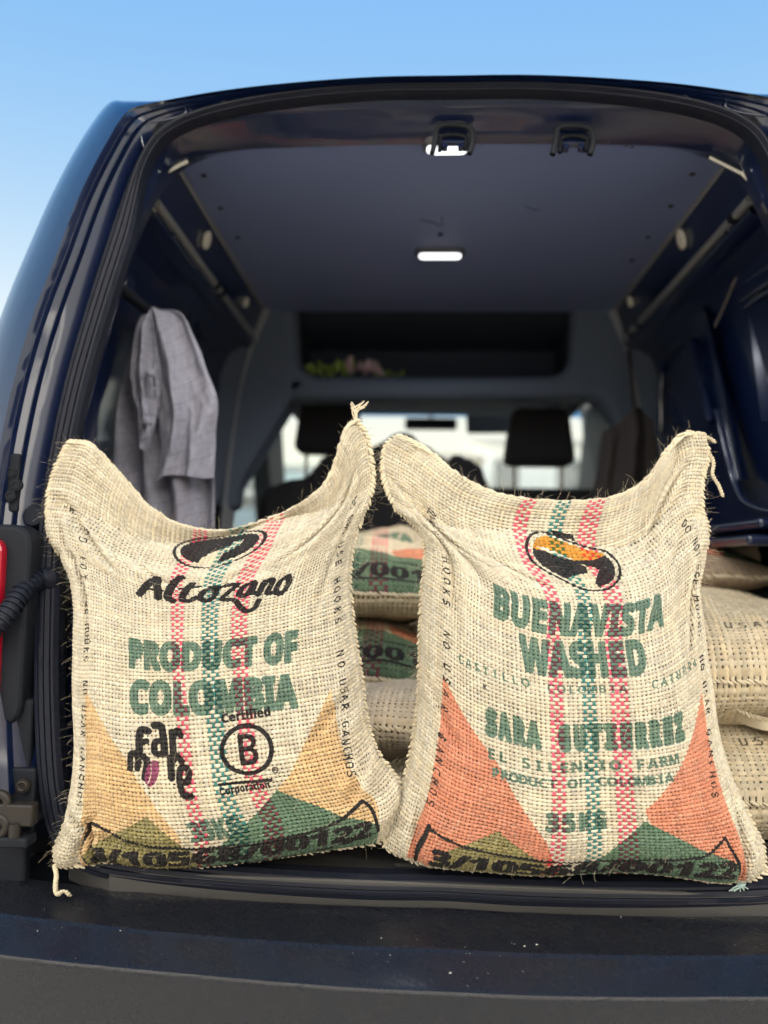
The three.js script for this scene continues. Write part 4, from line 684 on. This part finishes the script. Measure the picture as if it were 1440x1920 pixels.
const sackL = standingSack('coffee_sack', 'upright jute sack with orange corners, script name and round B mark, on the sill', leftSack, leftPrint,
  [{ u: 0.462, w: 0.019, c: RED }, { u: 0.543, w: 0.019, c: TEAL }, { u: 0.622, w: 0.019, c: RED }], 101);
{ // tied tip and tail of twine
  const tip = leftSack.T[leftSack.T.length - 1], r = rng(4), gs = [];
  for (let i = 0; i < 9; i++) gs.push(tube([tip.clone().add(V((r() - 0.5) * 0.008, -0.006, 0)), tip.clone().add(V((r() - 0.5) * 0.014, 0.008 + 0.006 * r(), 0.002)), tip.clone().add(V((r() - 0.35) * 0.03, 0.014 + 0.014 * r(), 0.003))], 0.0011, 8, 5));
  part('tied_tip', gs, twine, sackL);
  const c = leftSack.L[leftSack.L.length - 1].clone().add(V(0.004, 0, 0.012)), at = (dx, dy, dz = 0) => c.clone().add(V(dx * 0.8, dy * 0.62, dz));
  const tail = [at(0, 0.01), at(0.010, -0.006, 0.01), at(0.014, -0.016, 0.018), at(0.018, -0.028, 0.024), at(0.024, -0.034, 0.028), at(0.030, -0.027, 0.03), at(0.037, -0.024, 0.03), at(0.044, -0.034, 0.028)];
  part('twine_tail', twist(tail, 0.0026, 9), twine, sackL);
}
const sackR = standingSack('coffee_sack', 'upright jute sack with salmon corners and yellow bean emblem, on the sill', rightSack, rightPrint,
  [{ u: 0.440, w: 0.019, c: RED }, { u: 0.518, w: 0.019, c: TEAL }, { u: 0.590, w: 0.019, c: RED }], 202);
{
  const tip = rightSack.T[rightSack.T.length - 1], at = (dx, dy, dz = 0) => tip.clone().add(V(dx, dy, dz));
  part('twine_tail', [...twist([at(-0.004, -0.032), at(0.008, -0.034, 0.006), at(0.012, -0.046, 0.008), at(0.010, -0.062, 0.009), at(0.018, -0.078, 0.01), at(0.024, -0.094, 0.01)], 0.0021, 9), ...twist([at(-0.01, -0.003), at(0.008, -0.008, 0.004), at(0.016, -0.014, 0.004)], 0.0021, 3)], twine, sackR);
  const q = atZ(1386, 1652, -1.075); const gs = []; const r = rng(9); for (let i = 0; i < 10; i++) gs.push(tube([q.clone().add(V((r() - 0.5) * 0.012, 0.012, 0)), q.clone().add(V((r() - 0.5) * 0.014, 0, 0.006)), q.clone().add(V((r() - 0.6) * 0.03, -0.006 - 0.005 * r(), 0.008))], 0.0008, 8, 4));
  part('frayed_corner', gs, std([0.30, 0.40, 0.38], 0.9), sackR, 'frayed pale green threads at the lower corner');
}
// ---------------------------------------------------------------- sacks lying in the cargo bay
const cargoPrint = sheet((g) => {
  mountains(g, SALMON);
  poly(g, DEEP, [[0.10, 0.80], [0.30, 0.86], [0.5, 0.80], [0.72, 0.86], [0.90, 0.80], [0.92, 1], [0.08, 1]]);
  poly(g, SALMON, [[0.80, 0.78], [0.92, 0.84], [0.94, 1], [0.91, 1], [0.86, 0.86]]);
  smoothLine(g, 16, BLACK, [[0.10, 0.895], [0.4, 0.89], [0.7, 0.89], [0.9, 0.90]]); smoothLine(g, 16, BLACK, [[0.10, 0.975], [0.4, 0.97], [0.7, 0.97], [0.9, 0.975]]);
  words(g, '3/10568/00122', 0.12, 0.962, 0.88, 0.962, 0.05, BLACK, { fat: 10 });
  words(g, 'COLOMBIA', 0.27, 0.55, 0.73, 0.55, 0.085, GREEN, { fat: 26 });
  upright(g, EDGE_L, [[0.16, 0.05], [0.16, 0.95]], 62, BLACK); upright(g, EDGE_R, [[0.86, 0.05], [0.86, 0.95]], 62, BLACK);
}, 37, 1024, 1365);
const pillow = (o) => {                                          // filled sack lying down: u across, v from far to near
  const M4 = new THREE.Matrix4().compose(V(...o.at), new THREE.Quaternion().setFromEuler(new THREE.Euler(o.pitch ?? 0, o.turn ?? 0, o.roll ?? 0, 'YXZ')), V(1, 1, 1)), f = (a) => a * 1.16 - 0.16 * a * a * a;
  const shape = (k) => (u, v) => {
    const a = f(2 * u - 1), b = f(2 * v - 1), th = Math.pow(Math.max(0, 1 - Math.pow(Math.abs(a), 3)), 0.55) * Math.pow(Math.max(0, 1 - Math.pow(Math.abs(b), 3.4)), 0.52);
    const sag = 0.020 * noise(a * 2 + o.seed, b * 2, 1) + 0.005 * noise(a * 6, b * 6 + o.seed, 2);
    const pinch = 1 + 0.05 * Math.abs(a) * Math.abs(b);
    return V(a * o.w / 2 * pinch, k * th * o.t / 2 + sag * (0.3 + th) , b * o.l / 2 * pinch).applyMatrix4(M4);
  };
  return { top: shape(1), bottom: shape(-1) };
};
const lettered = sheet((g) => { upright(g, EDGE_L, [[0.16, 0.05], [0.16, 0.95]], 62, BLACK); upright(g, EDGE_R, [[0.74, 0.05], [0.74, 0.95]], 62, BLACK); }, 43, 512, 683);
const cargoCloth = cloth(cargoPrint), letterCloth = cloth(lettered);
function lyingSack(label, o) {
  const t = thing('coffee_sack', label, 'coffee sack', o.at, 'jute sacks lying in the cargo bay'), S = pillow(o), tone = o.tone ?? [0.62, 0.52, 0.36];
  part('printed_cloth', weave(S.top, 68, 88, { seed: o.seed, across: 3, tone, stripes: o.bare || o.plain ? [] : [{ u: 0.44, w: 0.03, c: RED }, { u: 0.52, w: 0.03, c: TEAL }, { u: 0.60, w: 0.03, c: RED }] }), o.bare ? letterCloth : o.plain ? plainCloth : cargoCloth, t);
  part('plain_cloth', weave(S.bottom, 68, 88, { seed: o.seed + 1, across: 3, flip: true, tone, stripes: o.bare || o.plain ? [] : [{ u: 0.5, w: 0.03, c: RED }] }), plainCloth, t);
  const ins = (fn, other) => (u, v) => { const p = fn(u, v), q = other(u, v); return p.lerp(q, 0.04); };
  part('filling', [grid(ins(S.top, S.bottom), 24, 30), grid(ins(S.bottom, S.top), 24, 30)], beans, t);
  const e = (a) => Array.from({ length: 40 }, (_, i) => S.top(...a(i / 39)));
  part('stitched_seam', [stitches(e((k) => [k, 1]), 0.008, 0.003, o.seed + 3), stitches(e((k) => [0, k]), 0.008, 0.003, o.seed + 4), stitches(e((k) => [1, k]), 0.008, 0.003, o.seed + 5)], twine, t);
  return { t, S };
}
const cs1 = lyingSack('topmost lying jute sack behind the gap between the upright sacks, green numbered end', { at: [-0.145, 1.015, -1.66], w: 0.5, l: 0.66, t: 0.15, seed: 301, turn: 0.04, pitch: 0.10 });
lyingSack('second jute sack of the middle stack, its green and orange numbered end sagging', { at: [-0.155, 0.885, -1.62], w: 0.52, l: 0.66, t: 0.14, seed: 311, turn: 0.03, roll: -0.10, pitch: 0.12 });
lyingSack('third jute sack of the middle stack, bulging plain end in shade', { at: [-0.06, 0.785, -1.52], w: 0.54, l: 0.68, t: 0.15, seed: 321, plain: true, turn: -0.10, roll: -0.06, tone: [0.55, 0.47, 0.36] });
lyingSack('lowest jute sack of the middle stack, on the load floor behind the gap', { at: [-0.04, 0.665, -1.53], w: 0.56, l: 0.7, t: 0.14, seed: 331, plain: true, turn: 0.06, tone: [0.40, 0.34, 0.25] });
const cs5 = lyingSack('lying jute sack by the right wall with sideways lettering and ruffled hem', { at: [0.40, 0.885, -1.43], w: 0.44, l: 0.66, t: 0.21, seed: 341, turn: Math.PI / 2 - 0.12, roll: 0.10, bare: true });
lyingSack('lowest jute sack by the right wall, on the load floor under the lettered one', { at: [0.40, 0.69, -1.42], w: 0.46, l: 0.70, t: 0.20, seed: 351, turn: Math.PI / 2 - 0.05, bare: true });
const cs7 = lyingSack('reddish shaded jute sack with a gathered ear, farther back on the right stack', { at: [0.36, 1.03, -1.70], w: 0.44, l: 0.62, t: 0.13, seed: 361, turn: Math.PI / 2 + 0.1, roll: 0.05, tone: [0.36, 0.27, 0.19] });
{ // ruffled hem of the right sack, ear of the far sack
  const rows = [0, 1, 2, 3].map((k) => Array.from({ length: 50 }, (_, i) => { const t = i / 49; return V(0.40 + 0.26 * t, 0.835 + 0.020 * Math.sin(t * 7 + 1.2) - 0.02 * t - k * 0.006, -1.215 - 0.02 * t + k * 0.008 * Math.cos(t * 9)); }));
  part('ruffled_hem', [loft(rows, 9), stitches(rows[0], 0.007, 0.0026, 371)], twine, cs5.t);
  const a = V(0.62, 1.045, -1.62), ear = [0, 0.3, 0.6, 0.85, 1].map((f) => Array.from({ length: 15 }, (_, q) => { const an = q / 14 * 2 * Math.PI, r = lerp(0.012, 0.042, Math.sin(f * 2.2)); return a.clone().add(V(0.005 + f * 0.05 + Math.sin(an) * r * 0.4, f * 0.02 - 0.01 + Math.cos(an) * r, Math.sin(an) * r * 0.7)); }));
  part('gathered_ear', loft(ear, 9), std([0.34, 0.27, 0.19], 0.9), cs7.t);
}
{ // shaggy strands on top of the stacks
  const r = rng(55), spots = []; for (let i = 0; i < 80; i++) { const s = i % 3 ? cs1.S.top(r(), 0.4 + 0.55 * r()) : cs7.S.top(r(), 0.2 + 0.7 * r()); spots.push({ p: s, n: V(r() - 0.5, 1.2, 0.4) }); }
  const h = part('jute_strands', hairs(spots, 56, 0.02, 0.09, 0.0004, 1.4), std([0.5, 0.40, 0.33], 0.9)); tag(h, 'loose jute strands on the sacks behind', 'strands', null, 'stuff');
  const c = cs1.S.top(0.80, 0.80); tag(part('bottle_top', [new THREE.CylinderGeometry(0.016, 0.018, 0.02, 20).rotateZ(1.2).translate(c.x, c.y + 0.014, c.z), new THREE.TorusGeometry(0.017, 0.003, 8, 20).rotateY(1.5).rotateZ(-0.37).translate(c.x - 0.008, c.y + 0.013, c.z)], std([0.03, 0.07, 0.42], 0.4)), 'small bright blue cap on the topmost sack of the middle stack', 'bottle cap');
}
// ---------------------------------------------------------------- shawl on the bar
{
  const t = thing('hanging_shawl', 'grey linen shawl with fine dark stripes hanging from the bar at the left wall', 'shawl', [-0.5, 1.5, -1.5]);
  const tex = dataTex(512, (x, y) => { const s = Math.sin((y * 15 + x * 4 + 0.25 * noise(x * 5, y * 5)) * Math.PI * 2), st = smooth(0.90, 0.99, s), n = 0.06 * noise(x * 90, y * 20) + 0.05 * noise(x * 20, y * 110, 4); const k = 0.66 + n - 0.05 * st; return [k * 0.96, k * 0.955, k]; }, true);
  const mat = (rx, ry) => { const m = tex.clone(); m.repeat.set(rx, ry); m.needsUpdate = true; return std([0.62, 0.63, 0.72], 0.95, { map: m, bumpMap: m, bumpScale: 0.0006 }); };
  const zc = -1.485, sheetOf = (L, R, T, amp, nf, ph, z, bottom) => {
    const cl = spline(L.map(([x, y]) => atZ(x, y, z)), 100), cr = spline(R.map(([x, y]) => atZ(x, y, z)), 100), rows = [];
    for (let j = 0; j <= 100; j++) { const v = j / 100, row = []; for (let i = 0; i <= 110; i++) {
      const u = i / 110, p = cl[j].clone().lerp(cr[j], u), wob = noise(u * 3, v * 2.5, ph) * 1.1, k = smooth(0, 0.22, v);
      const fold = Math.sin((u * nf + 0.22 * Math.sin(v * 3 + ph) + wob * 0.35) * Math.PI * 2 + ph);
      p.z += amp * (0.25 + 0.75 * k) * (fold * (0.7 + 0.3 * Math.sin(u * 9 + ph)) + 0.07 * Math.sin(u * nf * 11 + v * 5)) + 0.03 * Math.sin(Math.PI * u) * (1 - 0.4 * v) + 0.004 * noise(u * 9, v * 12, ph);
      if (bottom) p.y += bottom(u, v);
      row.push(p); } rows.push(row); }
    return loft(rows, 9);
  };
  part('long_drape', sheetOf([[296, 584], [262, 598], [244, 640], [234, 720], [226, 800], [220, 880], [214, 1030]], [[302, 584], [330, 600], [350, 650], [372, 730], [392, 810], [404, 890], [405, 1030]], 0, 0.024, 3.1, 1.3, zc), mat(2.4, 2.4), t);
  part('front_fold', sheetOf([[292, 590], [280, 620], [274, 680], [280, 740], [296, 800], [300, 860], [284, 912]], [[298, 582], [340, 588], [370, 640], [392, 700], [410, 752], [402, 812], [398, 884]], 0, 0.018, 1.9, 4.2, zc + 0.045, (u, v) => 0.010 * Math.sin(u * 5) * smooth(0.8, 1, v)), mat(2.0, 2.2), t);
  part('side_fold', sheetOf([[288, 592], [266, 612], [252, 660], [250, 720], [262, 780], [264, 840]], [[296, 588], [300, 620], [304, 680], [302, 740], [292, 800], [280, 850]], 0, 0.012, 2.0, 2.1, zc + 0.055), mat(1.2, 2), t);
  for (const [x, y] of [[282, 700], [276, 790]]) { const p = atZ(x, y, zc + 0.09), r = rng(x); part('tassel', [new THREE.SphereGeometry(0.010, 10, 8).scale(1, 0.9, 1).translate(p.x, p.y, p.z), ...Array.from({ length: 9 }, () => tube([p, p.clone().add(V((r() - 0.5) * 0.01, -0.015, (r() - 0.5) * 0.01)), p.clone().add(V((r() - 0.5) * 0.02, -0.032, (r() - 0.5) * 0.012))], 0.0016, 8, 5))], mat(1, 1), t); }
}
// ---------------------------------------------------------------- things in the cab
{
  const heap = (prof, z0, z1, base, ph) => { const rows = []; const pts = prof.map(([x, y]) => atZ(x, y, (z0 + z1) / 2)); const c = spline(pts, 60);
    for (let j = 0; j <= 24; j++) { const v = j / 24, row = []; for (let i = 0; i <= 60; i++) { const p = c[i].clone(), k = Math.sin(Math.PI * v); const y = base + (p.y - base) * Math.pow(k, 0.5); row.push(V(p.x + 0.01 * noise(i * 0.2, j * 0.3, ph), y + 0.008 * noise(i * 0.3, j * 0.4, ph) * k, lerp(z0, z1, v) + 0.012 * noise(i * 0.25, j * 0.2, ph + 3))); } rows.push(row); } return loft(rows, 1.2); };
  const j1 = thing('dark_jacket', 'black jacket bundled between the two front seats', 'jacket', [0.03, 1.2, -2.3]);
  part('cloth', heap([[660, 880], [700, 840], [756, 812], [800, 838], [822, 852], [838, 866], [852, 852], [872, 858], [896, 870], [914, 905]], -2.24, -2.38, 1.1, 3), M.fabric, j1);
  part('sleeve', tube([atZ(640, 930, -2.22), atZ(700, 870, -2.22), atZ(770, 850, -2.2), atZ(850, 890, -2.21), atZ(910, 930, -2.23)], 0.028, 40, 10), M.fabric, j1);
  const j2 = thing('dark_jacket', 'black jacket slung over the left front seat', 'jacket', [-0.3, 1.2, -2.35]);
  part('cloth', heap([[500, 930], [530, 905], [580, 890], [606, 858], [632, 846], [660, 850], [690, 880]], -2.30, -2.44, 1.1, 8), M.fabric, j2);
  const bag = thing('hanging_bag', 'dark brown cloth bag hanging at the right cab pillar', 'bag', [0.5, 1.3, -2.1]);
  const cl = std([0.022, 0.018, 0.018], 0.9), a = [[1128, 812], [1124, 860], [1112, 920], [1100, 990]], b = [[1226, 800], [1236, 860], [1240, 920], [1240, 990]], tp = [[1128, 812], [1150, 800], [1172, 778], [1190, 768], [1210, 784], [1226, 800]];
  const z = -2.06, rows = []; const la = spline(a.map(([x, y]) => atZ(x, y, z)), 40), lb = spline(b.map(([x, y]) => atZ(x, y, z)), 40), lt = spline(tp.map(([x, y]) => atZ(x, y, z)), 40);
  for (let j = 0; j <= 40; j++) { const row = []; for (let i = 0; i <= 40; i++) { const u = i / 40, v = j / 40; const p = la[j].clone().lerp(lb[j], u), q = lt[i].clone().sub(la[0].clone().lerp(lb[0], u)).multiplyScalar(1 - v); p.add(q); p.z += 0.05 * Math.sin(Math.PI * u) + 0.014 * Math.sin(u * 16 + 0.6 * noise(u, v * 3)) + 0.01 * noise(u * 4, v * 5); row.push(p); } rows.push(row); }
  part('cloth', loft(rows, 9), cl, bag); part('strap', tube([atZ(1190, 770, z + 0.02), atZ(1184, 700, z - 0.04), atZ(1178, 655, z - 0.06)], 0.006, 20, 8), cl, bag);
  // green and dusty pink bundle on the overhead shelf
  const bn = thing('leafy_bundle', 'green leafy bundle with dusty pink wrapping on the overhead shelf', 'bundle', [-0.2, 1.63, -2.3]);
  const r = rng(88), leaf = new THREE.SphereGeometry(1, 8, 6), put = (n, x0, x1, y0, y1, s, m, name) => { const gs = []; for (let i = 0; i < n; i++) { const p = atZ(lerp(x0, x1, r()), lerp(y0, y1, r()), -2.29 - 0.06 * r()); gs.push(leaf.clone().scale(s * (0.6 + r()), s * 0.35, s * 0.6).rotateZ(r() * 3).rotateY(r() * 3).translate(p.x, p.y, p.z)); } part(name, gs, m, bn); };
  put(46, 578, 664, 680, 708, 0.014, std([0.20, 0.29, 0.06], 0.7), 'leaves'); put(16, 652, 716, 676, 700, 0.020, std([0.42, 0.30, 0.33], 0.8), 'wrapping'); put(22, 700, 756, 698, 709, 0.010, std([0.18, 0.26, 0.07], 0.7), 'leaves');
}
// ---------------------------------------------------------------- chaff and a fibre on the bumper
{
  const cr = [[-60, 1700], [0, 1712], [180, 1734], [360, 1752], [540, 1766], [700, 1775], [862, 1781], [1440, 1776]], ed = [[-60, 1780], [0, 1790], [180, 1810], [360, 1827], [540, 1843], [700, 1854], [862, 1861], [1440, 1858]];
  const at = (tab, x) => { for (let i = 1; i < tab.length; i++) if (x <= tab[i][0]) { const f = (x - tab[i - 1][0]) / (tab[i][0] - tab[i - 1][0]); return lerp(tab[i - 1][1], tab[i][1], f); } return tab[tab.length - 1][1]; };
  const r = rng(66), gs = [], bit = new THREE.IcosahedronGeometry(1, 0);
  for (let i = 0; i < 90; i++) {
    const x = i % 3 ? lerp(640, 1440, r()) : lerp(20, 1440, r()), c = at(cr, x), e = at(ed, x), band = r() < 0.68, y = band ? lerp(c - 48, c - 4, r()) : lerp(c + 6, e - 8, r() ** 1.4), h = band ? 0.5712 : lerp(0.569, 0.547, (y - c) / (e - c)), p = atY(x, y, h);
    const s = 0.0004 + 0.0008 * r() ** 3; gs.push(bit.clone().scale(s * (0.8 + 1.2 * r()), s * 0.5, s).rotateY(r() * 3).translate(p.x, p.y, p.z));
  }
  tag(part('jute_chaff', gs, std([0.72, 0.68, 0.58], 0.8)), 'tiny pale chaff specks scattered over the bumper', 'chaff', null, 'stuff');
  const q = (x, y, h = 0.5725) => atY(x, y, h);
  tag(part('jute_fibre', [tube([q(1116, 1729), q(1128, 1728, 0.576), q(1142, 1731), q(1158, 1737), q(1172, 1735)], 0.0004, 40, 5), tube([q(1164, 1718, 0.578), q(1166, 1728, 0.575), q(1173, 1738)], 0.0004, 20, 5)], std([0.6, 0.52, 0.4], 0.8)), 'single pale forked jute fibre lying on the bumper step', 'fibre');
}
renderer.render(scene, camera);
